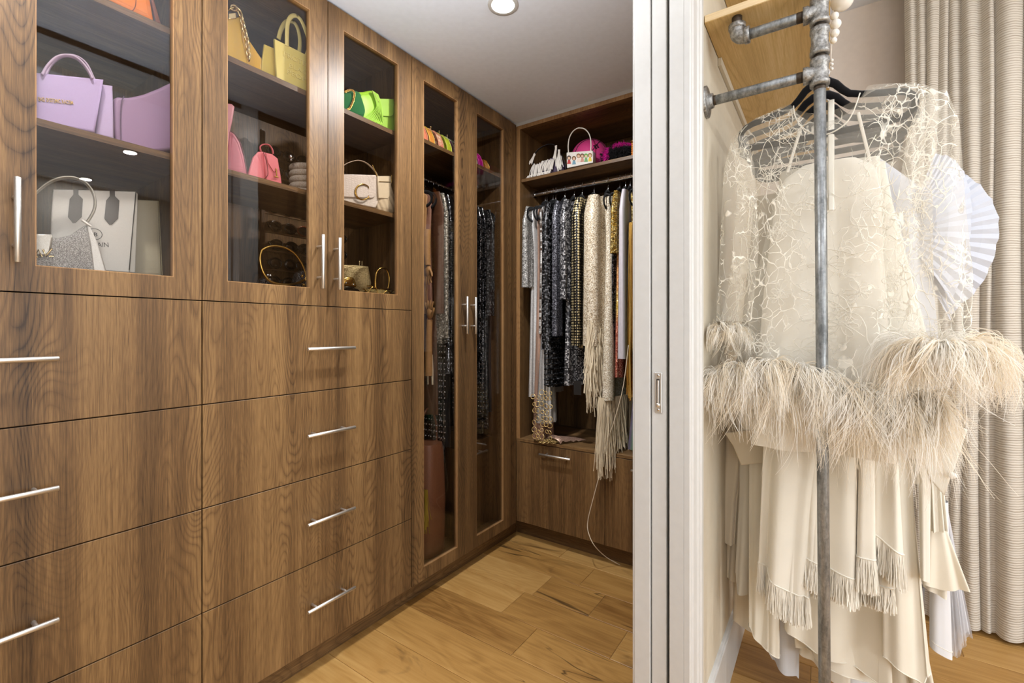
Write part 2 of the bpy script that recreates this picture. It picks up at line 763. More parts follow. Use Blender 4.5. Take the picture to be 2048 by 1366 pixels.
# floor: a base slab whose planks are parts of it
fl = Thing('floor', kind='structure')
fl.part('subfloor', MB().box(-2.6, 3.0, -3.6, 2.25, -.06, -.0035), M['oak_groove'])
W = .19
X0 = 1.236 - W * 7
seams = {7: [.40, -.95], 8: [.98, -.52], 9: [1.163, .667, -.30, -1.2], 10: [1.123, .843, .05, -.75], 11: [.981, -.15, -.80], 12: [1.191, .30, -.62], 13: [.80, -.42]}
rr = random.Random(5)
plank_jobs = []
for k in range(-3, 15):
    xa = X0 + (k) * W
    xb = xa + W
    if xa > 2.72:
        break
    if k in seams:
        cuts = [1.60] + seams[k] + [seams[k][-1] - 1.4, -2.6]
    else:
        y = 1.60
        cuts = [y]
        while y > -2.6:
            y -= rr.uniform(1.0, 1.7)
            cuts.append(y)
    for a, b in zip(cuts[:-1], cuts[1:]):
        if a - b > .05:
            plank_jobs.append((xa, xb, b, a))
for xa, xb, ya, yb in plank_jobs:
    g = .0009
    c = .0022
    vs = [(xa + g, ya + g, -.004), (xb - g, ya + g, -.004), (xb - g, yb - g, -.004), (xa + g, yb - g, -.004),
          (xa + g, ya + g, -c * .6), (xb - g, ya + g, -c * .6), (xb - g, yb - g, -c * .6), (xa + g, yb - g, -c * .6),
          (xa + g + c, ya + g + c, 0), (xb - g - c, ya + g + c, 0), (xb - g - c, yb - g - c, 0), (xa + g + c, yb - g - c, 0)]
    fs = [(8, 9, 10, 11)]
    for j in range(4):
        n = (j + 1) % 4
        fs += [(j, n, 4 + n, 4 + j), (4 + j, 4 + n, 8 + n, 8 + j)]
    fl.part('plank', MB().add(vs, fs), M['oak'])
fl.build(Vector((0.2, -.7, -.06)))

structure('ceiling', MB().box(-1.3, 3.0, WY1 - .04, 2.25, CEIL, CEIL + .08).box(-2.6, 3.0, -3.6, WY1 - .03, BCEIL, BCEIL + .08), M['ceiling_paint'])
# partition with the doorway the photograph looks through; the part beside the jamb is the pocket of the sliding door
part_wall = MB()
part_wall.box(XJ + .012, 2.75, WY0, .338, 0, BCEIL)
part_wall.box(XJ + .012, 2.75, .388, WY1, 0, CEIL)
part_wall.box(-2.55, -.55, WY0, WY1, 0, BCEIL)
part_wall.box(-.55, XJ + .012, WY0, WY1, 2.345, CEIL)
part_wall.box(-.55, XJ + .012, WY0, WY0 + .06, CEIL, BCEIL)
structure('wall_partition', part_wall, M['beige_wall'])
structure('wall_back', MB().box(2.75, 2.87, -3.5, 2.2, 0, BCEIL), M['taupe_wall'])
structure('wall_closet', MB().box(-1.2, 2.75, 2.16, 2.24, 0, CEIL), M['cream_wall'])
structure('wall_closet_end', MB().box(-1.3, -1.2, WY1, 2.24, 0, CEIL), M['cream_wall'])
wv = MB()
wv.box(-2.6, 2.87, -3.6, -3.5, 0, .5).box(-2.6, 2.87, -3.6, -3.5, 2.3, BCEIL).box(-2.6, -2.2, -3.6, -3.5, .5, 2.3).box(.8, 2.87, -3.6, -3.5, .5, 2.3)
structure('wall_window', wv, M['cream_wall'])
wl = MB()
wl.box(-2.6, -2.5, -3.5, WY1, 0, .5).box(-2.6, -2.5, -3.5, WY1, 2.3, BCEIL).box(-2.6, -2.5, -3.5, -2.4, .5, 2.3).box(-2.6, -2.5, -.2, WY1, .5, 2.3)
structure('wall_side', wl, M['cream_wall'])
wf = Thing('unseen_window_1', kind='structure')  # unseen window, added as the opening for the main daylight
wf.part('window_frame', MB().frame((-2.28, .88, .44, 2.36), (-2.18, .78, .54, 2.26), -3.51, -3.46).box(-.73, -.67, -3.53, -3.49, .54, 2.26), M['white_paint'])
wf.part('window_sill', MB().box(-2.30, .90, -3.5, -3.38, .42, .45), M['white_paint'])
wf.build()
wf = Thing('unseen_window_2', kind='structure')  # unseen window, added as the opening for the side daylight
wf.part('window_frame', MB().frame((-2.46, -.14, .44, 2.36), (-2.36, -.24, .54, 2.26), -2.51, -2.46, 'x'), M['white_paint'])
wf.part('window_sill', MB().box(-2.5, -2.38, -2.48, -.12, .42, .45), M['white_paint'])
wf.build()

# jamb: the split jamb of a pocket door, casings on both faces
jm = Thing('trim_1', kind='structure')
jm.part('jamb', MB().bbox(XJ, XJ + .02, .300, .337, 0, 2.345), M['white_paint'])
jm.part('jamb', MB().bbox(XJ, XJ + .02, .387, .4300, 0, 2.345), M['white_paint'])
jm.part('pocket_lining', MB().box(XJ + .019, XJ + .9, .3375, .3395, 0, 2.345).box(XJ + .019, XJ + .9, .3865, .3885, 0, 2.345), M['dark_gap'])
cs = MB()
prof = [(0.0, .300), (.0, .287), (.004, .284), (.012, .284), (.016, .280), (.05, .280), (.056, .276), (.066, .276), (.072, .272), (.088, .272), (.090, .275), (.090, .2925)]
x0c = XJ - .0
rings = [[(x0c + a, b, z) for a, b in prof] for z in (0.0, 2.43)]
cs.loft(rings, caps=True, smooth=False)
jm.part('casing', cs, M['white_paint'])
cs2 = MB()
prof2 = [(0.0, .4300), (0.0, .434), (.006, .436), (.012, .4375), (.02, .44), (.09, .442), (.09, .4245), (.02, .4245)]
cs2.loft([[(XJ + .002 + a, b, z) for a, b in prof2][::-1] for z in (0.0, 2.43)], caps=True, smooth=False)
jm.part('casing', cs2, M['white_paint'])
jm.build()
hd = Thing('trim_2', kind='structure')
hd.part('head_jamb', MB().box(-.55, XJ + .02, .300, .43, 2.325, 2.345), M['white_paint'])
hd.part('head_casing', MB().box(-.64, XJ + .09, .272, .2925, 2.345, 2.43).box(-.64, XJ + .09, .4245, .442, 2.345, 2.40), M['white_paint'])
hd.part('side_jamb', MB().box(-.57, -.55, .300, .43, 0, 2.345), M['white_paint'])
hd.part('side_casing', MB().box(-.64, -.55, .272, .2925, 0, 2.345).box(-.64, -.55, .4245, .442, 0, 2.345), M['white_paint'])
hd.build()

# the closet side of the partition is panelled in the same walnut
structure('trim_4', MB().box(XJ + .092, 2.235, .4245, .436, .0, CEIL - .002).box(-1.19, -.642, .4245, .436, 0, CEIL - .002).box(-.64, XJ + .092, .4245, .436, 2.402, CEIL - .002), M['walnut_z'])

# sliding door in its pocket: only its edge shows, with a mortised edge pull
sd = Thing('door_1', kind='structure')
sd.part('door_leaf', MB().bbox(XJ + .006, XJ + .80, .346, .3845, .012, 2.33, .002), M['white_paint'])
pz0, pz1 = 1.003, 1.108
pc = .366
pl = sd.part('edge_pull', MB().bbox(XJ + .0025, XJ + .0065, pc - .0095, pc + .0095, pz0, pz1, .001), M['nickel'])
rc = MB()
rc.bbox(XJ + .0015, XJ + .003, pc - .0045, pc + .0045, pz0 + .020, pz1 - .016, .0006)
sd.part('recess', rc, plain((96, 92, 88), .35, .9), pl)
sd.part('lever', MB().tube([(XJ + .0005, pc, pz1 - .02), (XJ - .001, pc, pz0 + .05), (XJ - .001, pc, pz0 + .026)], .0036, 8, flat=.5).ball((XJ - .001, pc, pz0 + .021), .0058, 12, 8, (.6, 1, 1)), M['nickel'], pl)
for zz in (pz0 + .008, pz1 - .007):
    sd.part('screw', MB().ball((XJ + .0022, pc, zz), .0034, 10, 6, (.35, 1, 1)), M['chrome'], pl)
sd.build()

# baseboard on the bedroom side of the partition
bb = MB()
bp = [(.2925, 0), (.278, 0), (.278, .168), (.2795, .172), (.283, .1735), (.286, .178), (.2915, .181), (.2925, .181)]
bb.loft([[(x, a, b) for a, b in bp] for x in (XJ + .091, 2.749)], caps=True, smooth=False)
structure('baseboard_partition', bb, M['white_paint'])
bb2 = MB().box(2.735, 2.7495, -3.5, .277, 0, .175)
structure('baseboard_back', bb2, M['white_paint'])

# ceiling lamps
def downlight(x, y, r, label, power, spread=None, CEIL=CEIL):
    t = Thing('ceiling_downlight', label, 'ceiling light', 'round recessed ceiling lights')
    t.part('trim_ring', MB().lathe([(r * 1.0, 0), (r * 1.28, -.0015), (r * 1.32, .003), (r * 1.30, .006)], (x, y, CEIL - .006), seg=40, caps=False), M['white_paint'])
    t.part('diffuser', MB().lathe([(r * 1.01, 0), (r * .98, -.0008), (.001, -.001)], (x, y, CEIL - .003), seg=40, caps=False), M['lamp'])
    t.build()
    l = bpy.data.lights.new('downlight_lamp', 'AREA')
    l.shape = 'DISK'
    l.size = r * 2
    l.energy = power
    l.color = (.97, .985, 1.0)
    if spread:
        l.spread = spread
    o = bpy.data.objects.new('downlight_lamp', l)
    o.location = (x, y, CEIL - .012)
    COL.objects.link(o)


downlight(1.393, .994, .043, 'lit round downlight in the grey closet ceiling', 24)
downlight(.15, .994, .043, 'added unseen closet downlight, brightening the drawers nearest the doorway', 14)  # lamp added out of view to brighten the long cabinet run
downlight(1.42, -1.94, .043, 'round downlight in the bedroom ceiling, nearer the doorway', 24, None, BCEIL)
downlight(1.42, -3.19, .043, 'round downlight in the bedroom ceiling, farther from the doorway', 24, None, BCEIL)
# ================================================================== the long cabinet run
TH = .018
Z_TOP = 2.418
Z_SPLIT = 1.3055
Z_DR = [1.3055, 1.0025, .6995, .3960, .093]
BACK = 2.02
GAP = .0016


def bar_handle_h(x0, x1, z, yf):
    mb = MB()
    yb = yf - .034
    mb.cyl((x0, yb, z), (x1, yb, z), .006, 14)
    for x in (x0 + .036, x1 - .036):
        mb.cyl((x, yf + .001, z), (x, yb, z), .0045, 10)
    return mb


def bar_handle_v(x, z0, z1, yf):
    mb = MB()
    yb = yf - .034
    mb.cyl((x, yb, z0), (x, yb, z1), .006, 14)
    for z in (z0 + .040, z1 - .040):
        mb.cyl((x, yf + .001, z), (x, yb, z), .0045, 10)
    return mb


def glass_door(t, x0, x1, z0, z1, open_rect, hx=None, hz=None):
    d = t.part('door', MB().frame((x0 + GAP, x1 - GAP, z0 + GAP, z1 - GAP * .5), open_rect, YF, YF + .020), M['walnut_z'])
    o = open_rect
    t.part('edge_band', MB().frame((o[0], o[1], o[2], o[3]), (o[0] + .0022, o[1] - .0022, o[2] + .0022, o[3] - .0022), YF + .0002, YF + .0195), M['walnut_edge'], d)
    t.part('glass_pane', MB().box(o[0] + .0022, o[1] - .0022, YF + .011, YF + .015, o[2] + .0022, o[3] - .0022), M['glass'], d)
    if hx is not None:
        t.part('handle', bar_handle_v(hx, hz[0], hz[1], YF), M['nickel'], d)
    return d


def carcass(t, x0, x1, z0, z1, shelves=(), sb=None, yb=BACK):
    sp = M['walnut_z']
    t.part('side_panel', MB().box(x0 + .0005, x0 + TH, YF + .0225, yb, z0, z1), sp)
    t.part('side_panel', MB().box(x1 - TH, x1 - .0005, YF + .0225, yb, z0, z1), sp)
    t.part('back_panel', MB().box(x0 + TH, x1 - TH, yb - .012, yb, z0, z1), sp)
    t.part('top_panel', MB().box(x0 + TH, x1 - TH, YF + .0225, yb - .012, z1 - TH, z1), M['walnut_x'])
    t.part('bottom_panel', MB().box(x0 + TH, x1 - TH, YF + .0225, yb - .012, z0, z0 + TH), M['walnut_x'])
    for z in shelves:
        t.part('shelf', MB().box(x0 + TH + .0008, x1 - TH - .0008, YF + .030, (sb or yb - .013), z - TH, z), M['walnut_x'])


def drawers(t, x0, x1, hx0, hx1):
    for k in range(4):
        za, zb = Z_DR[k + 1], Z_DR[k]
        d = t.part('drawer', MB().bbox(x0 + GAP, x1 - GAP, YF, YF + .020, za + GAP, zb - GAP, .0008), M['walnut_z'])
        t.part('handle', bar_handle_h(hx0, hx1, HZ[k], YF), M['nickel'], d)


HZ = [at_y(662, 697, YF - .034).z, at_y(662, 864, YF - .034).z, at_y(662, 1034, YF - .034).z, at_y(662, 1201, YF - .034).z]
XA0, XA1, XM, XC0, XC1 = -.221, .597, 1.006, 1.415, 2.182
S_UP, S_MID = 2.071, 1.718
Z_IN = Z_SPLIT + .004 + TH      # floor of the glazed compartments

ta = Thing('tall_cabinet', 'walnut cabinet with deep drawers under a glazed door holding lilac and white bags', 'cabinet', 'walnut cabinets of the long run')
carcass(ta, XA0, XA1, Z_SPLIT + .004, Z_TOP, (S_UP, S_MID))
ta.part('drawer_box', MB().box(XA0 + .002, XA1 - .002, YF + .0225, BACK, .093, Z_SPLIT), M['walnut_z'])
oz0, oz1 = 1.367, 2.346
glass_door(ta, .188, XA1, Z_SPLIT, Z_TOP, (.255, .5265, oz0, oz1), .222, (at_y(30, 524, YF - .034).z, at_y(30, 353, YF - .034).z))
glass_door(ta, XA0, .188, Z_SPLIT, Z_TOP, (-.15, .117, oz0, oz1), .154, (at_y(30, 524, YF - .034).z, at_y(30, 353, YF - .034).z))
drawers(ta, XA0, XA1, .088, .288)
ta.part('plinth', MB().box(XA0, XA1 + .0, YF + .055, BACK, .0, .0925), M['walnut_x'])
ta.build()

tb = Thing('tall_cabinet', 'walnut cabinet with four drawers under twin glazed doors with yellow and green bags', 'cabinet', 'walnut cabinets of the long run')
carcass(tb, XA1, XC0, Z_SPLIT + .004, Z_TOP, (S_UP, S_MID), 1.86)
tb.part('drawer_box', MB().box(XA1 + .002, XC0 - .002, YF + .0225, BACK, .093, Z_SPLIT), M['walnut_z'])
zb = (at_y(645, 577, YF - .034).z, at_y(645, 469, YF - .034).z)
glass_door(tb, XA1, XM, Z_SPLIT, Z_TOP, (.6645, .936, oz0, oz1), at_y(646.5, 500, YF - .034).x, zb)
glass_door(tb, XM, XC0, Z_SPLIT, Z_TOP, (1.0715, 1.338, oz0, oz1), at_y(680, 500, YF - .034).x, zb)
drawers(tb, XA1, XC0, at_y(616, 700, YF - .034).x, at_y(710.5, 697, YF - .034).x)
tb.part('plinth', MB().box(XA1, XC0, YF + .055, BACK, .0, .0925), M['walnut_x'])
tb.build()

tc = Thing('wardrobe', 'tall walnut wardrobe with two full height glazed doors and dark clothes inside', 'wardrobe')
carcass(tc, XC0, XC1, .093, Z_TOP, (2.10,))
zc = (at_y(935, 668, YF - .034).z, at_y(935, 593, YF - .034).z)
XCM = .5 * (XC0 + XC1)
XCM = 1.805
glass_door(tc, XC0, XCM, .093, Z_TOP, (1.4875, 1.719, .151, oz1), at_y(935, 630, YF - .034).x, zc)
glass_door(tc, XCM, XC1, .093, Z_TOP, (1.867, 2.108, .151, oz1), at_y(952, 630, YF - .034).x, zc)
tc.part('plinth', MB().box(XC0, XB + .077, YF + .055, BACK, .0, .0925), M['walnut_x'])
tc.part('hanging_rail', MB().cyl((XC0 + TH, 1.79, 2.03), (XC1 - TH, 1.79, 2.03), .0125), M['chrome'])
tc.part('filler_strip', MB().bbox(XC1 + .002, XB - .0005, YF + .004, YF + .024, .093, Z_TOP + .001, .0008), M['walnut_z'])
# inner drawer seen low behind the right-hand pane
dd = tc.part('drawer', MB().bbox(1.84, 2.16, YF + .12, YF + .14, .112, .60, .001), M['walnut_z'])
tc.part('handle', bar_handle_h(1.92, 2.07, .54, YF + .12), M['nickel'], dd)
tc.part('drawer_box', MB().box(1.835, 2.163, YF + .142, BACK - .013, .112, .602), M['walnut_z'])
tc.build()

# ================================================================== the end cabinet (facing the camera)
te = Thing('open_wardrobe', 'open walnut wardrobe across the end of the closet with sparkly clothes on its rail', 'wardrobe')
XE = 2.72
YE0, YE1 = .446, 1.503
te.part('side_panel', MB().bbox(XB, XE, YE1 - .026, YE1, .105, 2.409, .0008), M['walnut_z'])
te.part('side_panel', MB().bbox(XB, XE, YE0, YE0 + .020, .105, 2.409, .0008), M['walnut_z'])
te.part('top_panel', MB().bbox(XB, XE, YE0 + .02, YE1 - .026, 2.387, 2.409, .0008), M['walnut_y'])
te.part('edge_band', MB().box(XB - .0008, XB, YE0, YE1, 2.3872, 2.4088).box(XB - .0008, XB, YE1 - .0258, YE1 - .0002, .585, 2.387), M['walnut_edge'])
te.part('back_panel', MB().box(XE - .012, XE, YE0 + .02, YE1 - .026, .105, 2.387), M['walnut_z'])
te.part('shelf', MB().bbox(XB + .012, XE - .012, YE0 + .021, YE1 - .027, 2.082, 2.10, .0008), M['walnut_y'])
te.part('counter', MB().bbox(XB - .001, XE - .012, YE0 + .001, YE1 - .001, .572, .590, .001), M['walnut_y'])
for ya, yb, h in ((.951, YE1 - .0065, (1.134, 1.3285)), (YE0 + .002, .949, (.60, .80))):
    d = te.part('drawer', MB().bbox(XB - .001, XB + .019, ya + GAP, yb, .106, .5685, .0008), M['walnut_z'])
    mb = MB()
    zz = at_x(1115, 915, XB - .034).z
    mb.cyl((XB - .034, h[0], zz), (XB - .034, h[1], zz), .006)
    for y in (h[0] + .036, h[1] - .036):
        mb.cyl((XB, y, zz), (XB - .034, y, zz), .0045, 10)
    te.part('handle', mb, M['nickel'], d)
te.part('drawer_box', MB().box(XB + .021, XE - .012, YE0 + .021, YE1 - .027, .106, .571), M['walnut_z'])
te.part('plinth', MB().box(XB + .078, XE, YE0, YE1 + .05, 0, .104), M['walnut_y'])
rail = MB()
rp = [(.0, .015), (.006, .012), (.0075, .0), (.006, -.012), (0, -.015), (-.006, -.012), (-.0075, 0), (-.006, .012)]
XR, ZR = 2.40, 2.048
rail.loft([[(XR + a, y, ZR + b) for a, b in rp] for y in (YE1 - .028, YE0 + .022)], caps=True)
te.part('hanging_rail', rail, M['chrome'])
te.part('rail_socket', MB().bbox(XR - .014, XR + .014, YE1 - .033, YE1 - .0265, ZR - .022, ZR + .022, .002), M['chrome'])
te.build()
# white scribe strip between the end cabinet and the ceiling
structure('trim_3', MB().box(XB + .004, XB + .02, WY1 + .02, YE1 + .02, 2.4095, CEIL - .0005), M['white_paint'])
# ================================================================== bags behind the glass
def leather(rgb, rough=.42):
    return plain(rgb, rough, 0, .45, .06, 700)


def fnorm(yaw):
    a = math.radians(yaw)
    return Vector((math.cos(a), math.sin(a), 0)), Vector((-math.sin(a), math.cos(a), 0))


class Face:
    """a vertical working plane facing yaw, through the point seen at (u, v) on depth plane Y (or X)"""
    def __init__(self, u, v, Y=None, yaw=-90, zmin=None, X=None):
        self.p = at_y(u, v, Y) if X is None else at_x(u, v, X)
        self.yaw = math.radians(yaw)
        self.n, self.r = fnorm(yaw)
        self.zmin = zmin
        self.xr = None
        if X is None:
            self.xr = (-.195, .565) if self.p.x < .597 else (.625, 1.384)

    def pt(self, u, v, out=0.0):
        q = at_plane(u, v, self.p + self.n * out, self.yaw)
        if self.zmin is not None and q.z < self.zmin:
            q.z = self.zmin
        if self.xr is not None:
            q.x = min(max(q.x, self.xr[0]), self.xr[1])
        return q

    def poly(self, uv, out=0.0):
        return [self.pt(u, v, out) for u, v in uv]

    def puff(self, mb, uv, depth, r=.006, out=0.0, bulge=0.0, smooth_pts=0):
        P = self.poly(uv, out)
        if smooth_pts:
            P = spline(P, smooth_pts, closed=True)
        return mb.puff(P, self.n, depth, r, bulge)

    def line(self, uv, out=0.0, n=6):
        return spline(self.poly(uv, out), n)

    def text(self, body, u, v, h, depth=.0012, out=0.0, spacing=1.0, tilt=0.0, bold=0.0):
        up = Vector((0, 0, 1)) * math.cos(tilt) - self.r * math.sin(tilt)
        rt = self.r * math.cos(tilt) + Vector((0, 0, 1)) * math.sin(tilt)
        return text_mb(body, self.pt(u, v, out), rt, up, h, depth, spacing, bold=bold)


    def fit(self, body, u0, v0, u1, v1, h, depth=.0012, out=.0006, bold=0.0, spacing=1.0):
        a, b = self.pt(u0, v0, out), self.pt(u1, v1, out)
        rt = (b - a).normalized()
        up = self.n.cross(rt)
        return text_mb(body, a, rt, up, h, depth, spacing, bold=bold, fit=(b - a).length)


def bag(label, group=None):
    return Thing('handbag', label, 'handbag', group)


# ---- middle shelf, first cabinet: lilac tote and mauve shoulder bag
Z = S_MID + .0006
f = Face(120, 200, 1.562, -101, Z)
t = bag('lilac leather tote with gold lettering and two short handles')
b = MB()
f.puff(b, [(38, 141), (207, 158), (190, 264), (36, 240)], .030, .005)
t.part('body', b, leather((196, 172, 218)))
g = MB()
f.puff(g, [(204, 168), (225, 171), (228, 277), (190, 268)], .012, .004, out=-.032)
f.puff(g, [(30, 150), (205, 168), (192, 268), (34, 245)], .014, .004, out=-.048)
t.part('gusset', g, leather((206, 184, 222)))
hmat = leather((214, 190, 216))
for off, sh in ((.004, 0), (-.066, 6)):
    hb = MB()
    hb.tube(f.line([(84 + sh, 150 + sh), (95 + sh, 132), (112 + sh, 116), (132 + sh, 111), (152 + sh, 116), (168 + sh, 130), (180 + sh, 148 + sh), (184 + sh, 158 + sh)], off), .0085, 8, flat=.35, ref=f.n)
    t.part('handle', hb, hmat)
t.part('lettering', f.fit('END SYSTEMIC RACISM', 77, 202, 147, 209.5, .0095, .0016, .0008, .004), M['gold'], 0)
t.build()

f = Face(300, 220, 1.60, -95, Z)
t = bag('mauve slouchy shoulder bag behind the lilac tote')
b = MB()
f.puff(b, [(225, 230), (226, 205), (229, 196), (236, 193), (245, 194), (258, 194), (274, 191), (290, 187), (305, 181), (318, 176), (332, 169), (346, 163), (356, 180), (356, 230), (354, 290), (345, 300), (300, 304), (250, 294), (232, 284), (226, 260)], .10, .008)
t.part('body', b, leather((176, 140, 176)))
s = MB()
s.tube(f.line([(248, 193), (243, 205), (241, 240), (242, 285)], .006), .0012, 6)
t.part('seam', s, leather((120, 90, 120)))
t.build()

# ---- top shelf, first cabinet: orange bag
Z2 = S_UP + .0006
f = Face(260, 20, 1.575, -92, Z2)
t = bag('bright orange leather bag with a brown strap')
b = MB()
f.puff(b, [(150, -120), (286, -95), (302, 0), (309, 42), (300, 40), (220, 2), (120, -40)], .09, .010, bulge=.006)
t.part('body', b, leather((240, 132, 24)))
s = MB()
f.puff(s, [(290, -70), (296, -72), (308, 0), (322, 47), (312, 43), (303, 0)], .008, .002, out=.001)
t.part('strap', s, leather((120, 62, 34)))
s = MB()
s.tube(f.line([(268, -60), (272, 0), (268, 18), (262, 22)], .008), .001, 5)
t.part('seam', s, leather((120, 62, 20)))
t.build()

# ---- bottom compartment, first cabinet
Z3 = Z_IN + .0006


def glitter(name, dark, mid, light, scale=900, rough=.25, metal=.8):
    t_ = NT(name)
    v = t_.voro(t_.coords('obj'), scale)
    c = t_.ramp(v.outputs['Color'], [(.15, dark), (.5, mid), (.85, light)])
    t_.set(c, rough, metal)
    nz = t_.voro(t_.coords('obj'), scale * .8)
    t_.bump(nz.outputs['Distance'], .9, .002)
    return t_.m


M['silver_glitter'] = glitter('silver_glitter', (128, 126, 124), (190, 188, 186), (252, 251, 249), 900, .3, .25)
M['champagne_glitter'] = glitter('champagne_glitter', (176, 152, 128), (226, 206, 184), (255, 248, 236), 900, .35, .1)
M['gold_glitter'] = glitter('gold_glitter', (96, 74, 38), (190, 156, 86), (250, 226, 160), 800)
M['black_glitter'] = glitter('black_glitter', (10, 10, 11), (30, 30, 32), (150, 150, 152), 600, .25, .6)
f = Face(130, 500, 1.560, -100, Z3)
t = bag('silver glitter hobo bag with a wide curved strap')
b = MB()
f.puff(b, [(34, 560), (34, 490), (60, 475), (92, 472), (116, 475), (140, 470), (160, 456), (172, 449), (178, 470), (190, 545), (180, 562)], .05, .008, bulge=.004)
t.part('body', b, M['silver_glitter'])
g = MB()
f.puff(g, [(172, 450), (180, 452), (198, 492), (214, 546), (212, 560), (188, 558), (180, 490)], .012, .003, out=-.004)
t.part('gusset', g, plain((206, 203, 198), .4, .6, .5, .2, 900))
fl_ = MB()
f.puff(fl_, [(50, 470), (72, 467), (104, 468), (106, 478), (101, 505), (92, 512), (50, 508)], .010, .004, out=.009)
t.part('flap', fl_, plain((190, 186, 178), .35, .75, .5, .25, 900))
st = MB()
st.tube(f.line([(172, 447), (180, 436), (188, 420), (190, 402), (185, 384), (172, 367), (155, 358), (137, 355), (115, 358), (95, 367), (78, 380), (62, 395), (50, 410)], -.006), .012, 8, flat=.28, ref=f.n)
t.part('strap', st, plain((170, 164, 152), .35, .7, .5, .12, 900))
bk = MB()
bk.tube(f.line([(164, 440), (172, 446), (182, 452)], .006, 3), .0034, 8)
t.part('buckle', bk, M['nickel'])
lg = MB()
for seg in ([(70, 514), (77, 499), (84, 514)], [(86, 499), (92, 513), (104, 497)], [(98, 513), (108, 513)], [(68, 514), (76, 514)]):
    lg.tube(f.poly(seg, .014), .0020, 6)
t.part('emblem', lg, M['pale_gold'], 2)
t.build()

f = Face(190, 450, 1.628, -98, Z3)
t = bag('stiff white tote with black octagonal handle tabs and black lettering')
b = MB()
f.puff(b, [(106, 378), (272, 383), (259, 545), (98, 534)], .055, .003)
t.part('body', b, leather((224, 221, 214), .35))
g = MB()
f.puff(g, [(272, 383), (276, 388), (271, 546), (258, 545)], .05, .002, out=-.003)
t.part('side_panel', g, leather((198, 194, 184), .35))
pp = MB()
pp.tube(f.poly([(272, 384), (265, 460), (258.5, 540)], .001), .0011, 6)
t.part('piping', pp, M['black_plastic'])
for dx, dy in ((0, 0), (73, 3)):
    k = MB()
    f.puff(k, [(147 + dx, 378 + dy), (157 + dx, 378 + dy), (157 + dx, 389 + dy), (166 + dx, 398 + dy), (163.5 + dx, 434 + dy), (151 + dx, 446 + dy), (146 + dx, 446 + dy), (136 + dx, 434 + dy), (139.5 + dx, 398 + dy), (147 + dx, 389 + dy)], .003, .0008, out=.0032)
    t.part('handle_tab', k, leather((48, 40, 38), .4))
t.part('lettering', f.fit('BALMAIN', 158, 493, 217.5, 494, .0128, .0006), M['black_plastic'], 0)
lg = MB()
c = f.pt(190, 468, .0008)
lg.torus(c, .0145, .0007, f.n, 28, 6)
t.part('emblem', lg, M['black_plastic'], 0)
t.part('emblem_letter', f.text('B', 187, 472, .010, .0006, .0006, bold=.02), M['black_plastic'], 0)
t.build()

f = Face(300, 470, 1.70, -95, Z3)
t = bag('plain ivory leather bag standing behind the white tote')
b = MB()
f.puff(b, [(262, 398), (317, 401), (320, 470), (325, 556), (258, 552)], .05, .006, bulge=.004)
t.part('body', b, leather((216, 206, 178)))
s = MB()
s.tube(f.poly([(317, 402), (320.5, 470), (325, 550)], .001), .0013, 6)
t.part('piping', s, leather((176, 164, 130)))
t.build()
f = Face(335, 500, 1.80, -92, Z3)
t = bag('small pale pink and white pouch in the back corner')
b = MB()
f.puff(b, [(322, 450), (330, 445), (345, 480), (352, 510), (352, 552), (318, 552)], .05, .012, bulge=.01, smooth_pts=2)
t.part('body', b, leather((206, 190, 186)))
b = MB()
f.puff(b, [(326, 500), (348, 496), (348, 520), (330, 528)], .01, .004, out=.012)
t.part('flap', b, leather((232, 190, 190)))
t.build()

# ---- second cabinet, left door, top shelf
f = Face(480, 80, 1.565, -96, Z2)
t = bag('mustard yellow patent bag with a heavy gold chain')
b = MB()
f.puff(b, [(442, 40), (480, 33), (486, 80), (496, 128), (440, 112)], .022, .005)
t.part('body', b, plain((222, 178, 64), .25))
g = MB()
f.puff(g, [(480, 36), (486, 40), (500, 82), (524, 118), (523, 141), (495, 132), (486, 86)], .014, .004, out=-.006)
t.part('gusset', g, plain((206, 158, 46), .3))
ch = MB()
pts = f.line([(462, 18), (470, 16), (479, 24), (484, 40), (489, 60), (494, 80), (496, 100), (498, 123)], .012, 4)
L = [(pts[k + 1] - pts[k]).length for k in range(len(pts) - 1)]
tot = sum(L)
nl = 15
for k in range(nl):
    s = tot * k / nl
    j = 0
    while s > L[j]:
        s -= L[j]
        j += 1
    p = pts[j].lerp(pts[j + 1], s / L[j])
    d = (pts[j + 1] - pts[j]).normalized()
    ax = f.n if k % 2 else f.n.cross(d)
    ax = (ax + f.r * .5).normalized()
    e = ax.cross(d).normalized()
    ring = [p + d * (.0105 * math.cos(a)) + e * (.0078 * math.sin(a)) for a in [2 * PI * q / 12 for q in range(12)]]
    ch.tube(ring, .0026, 6, closed=True)
t.part('chain', ch, M['pale_gold'])
cl = MB()
f.puff(cl, [(457, 27), (472, 25), (473, 37), (458, 38)], .006, .0015, out=.006)
t.part('clasp', cl, M['pale_gold'])
t.build()

f = Face(590, 130, 1.562, -92, Z2)
t = bag('pale yellow tote with embossed capital lettering and long straps')
b = MB()
f.puff(b, [(549, 77), (636, 121), (640, 200), (554, 158)], .012, .003)
t.part('body', b, leather((222, 202, 112)))
g = MB()
f.puff(g, [(529, 88), (550, 97), (553, 158), (522, 142)], .01, .003, out=-.030)
f.puff(g, [(529, 88), (618, 130), (636, 195), (522, 142)], .008, .003, out=-.045)
t.part('gusset', g, leather((224, 198, 96)))
for off, pth in ((.002, [(574, 92), (574, 68), (576, 45), (583, 33), (593, 32), (603, 42), (612, 64), (618, 84), (617, 100), (613, 112)]), (-.045, [(557, 78), (562, 60), (570, 46), (580, 42), (590, 47), (597, 62), (600, 85), (598, 108)])):
    hb = MB()
    hb.tube(f.line(pth, off), .0075, 8, flat=.3, ref=f.r)
    t.part('handle', hb, leather((226, 208, 134)))
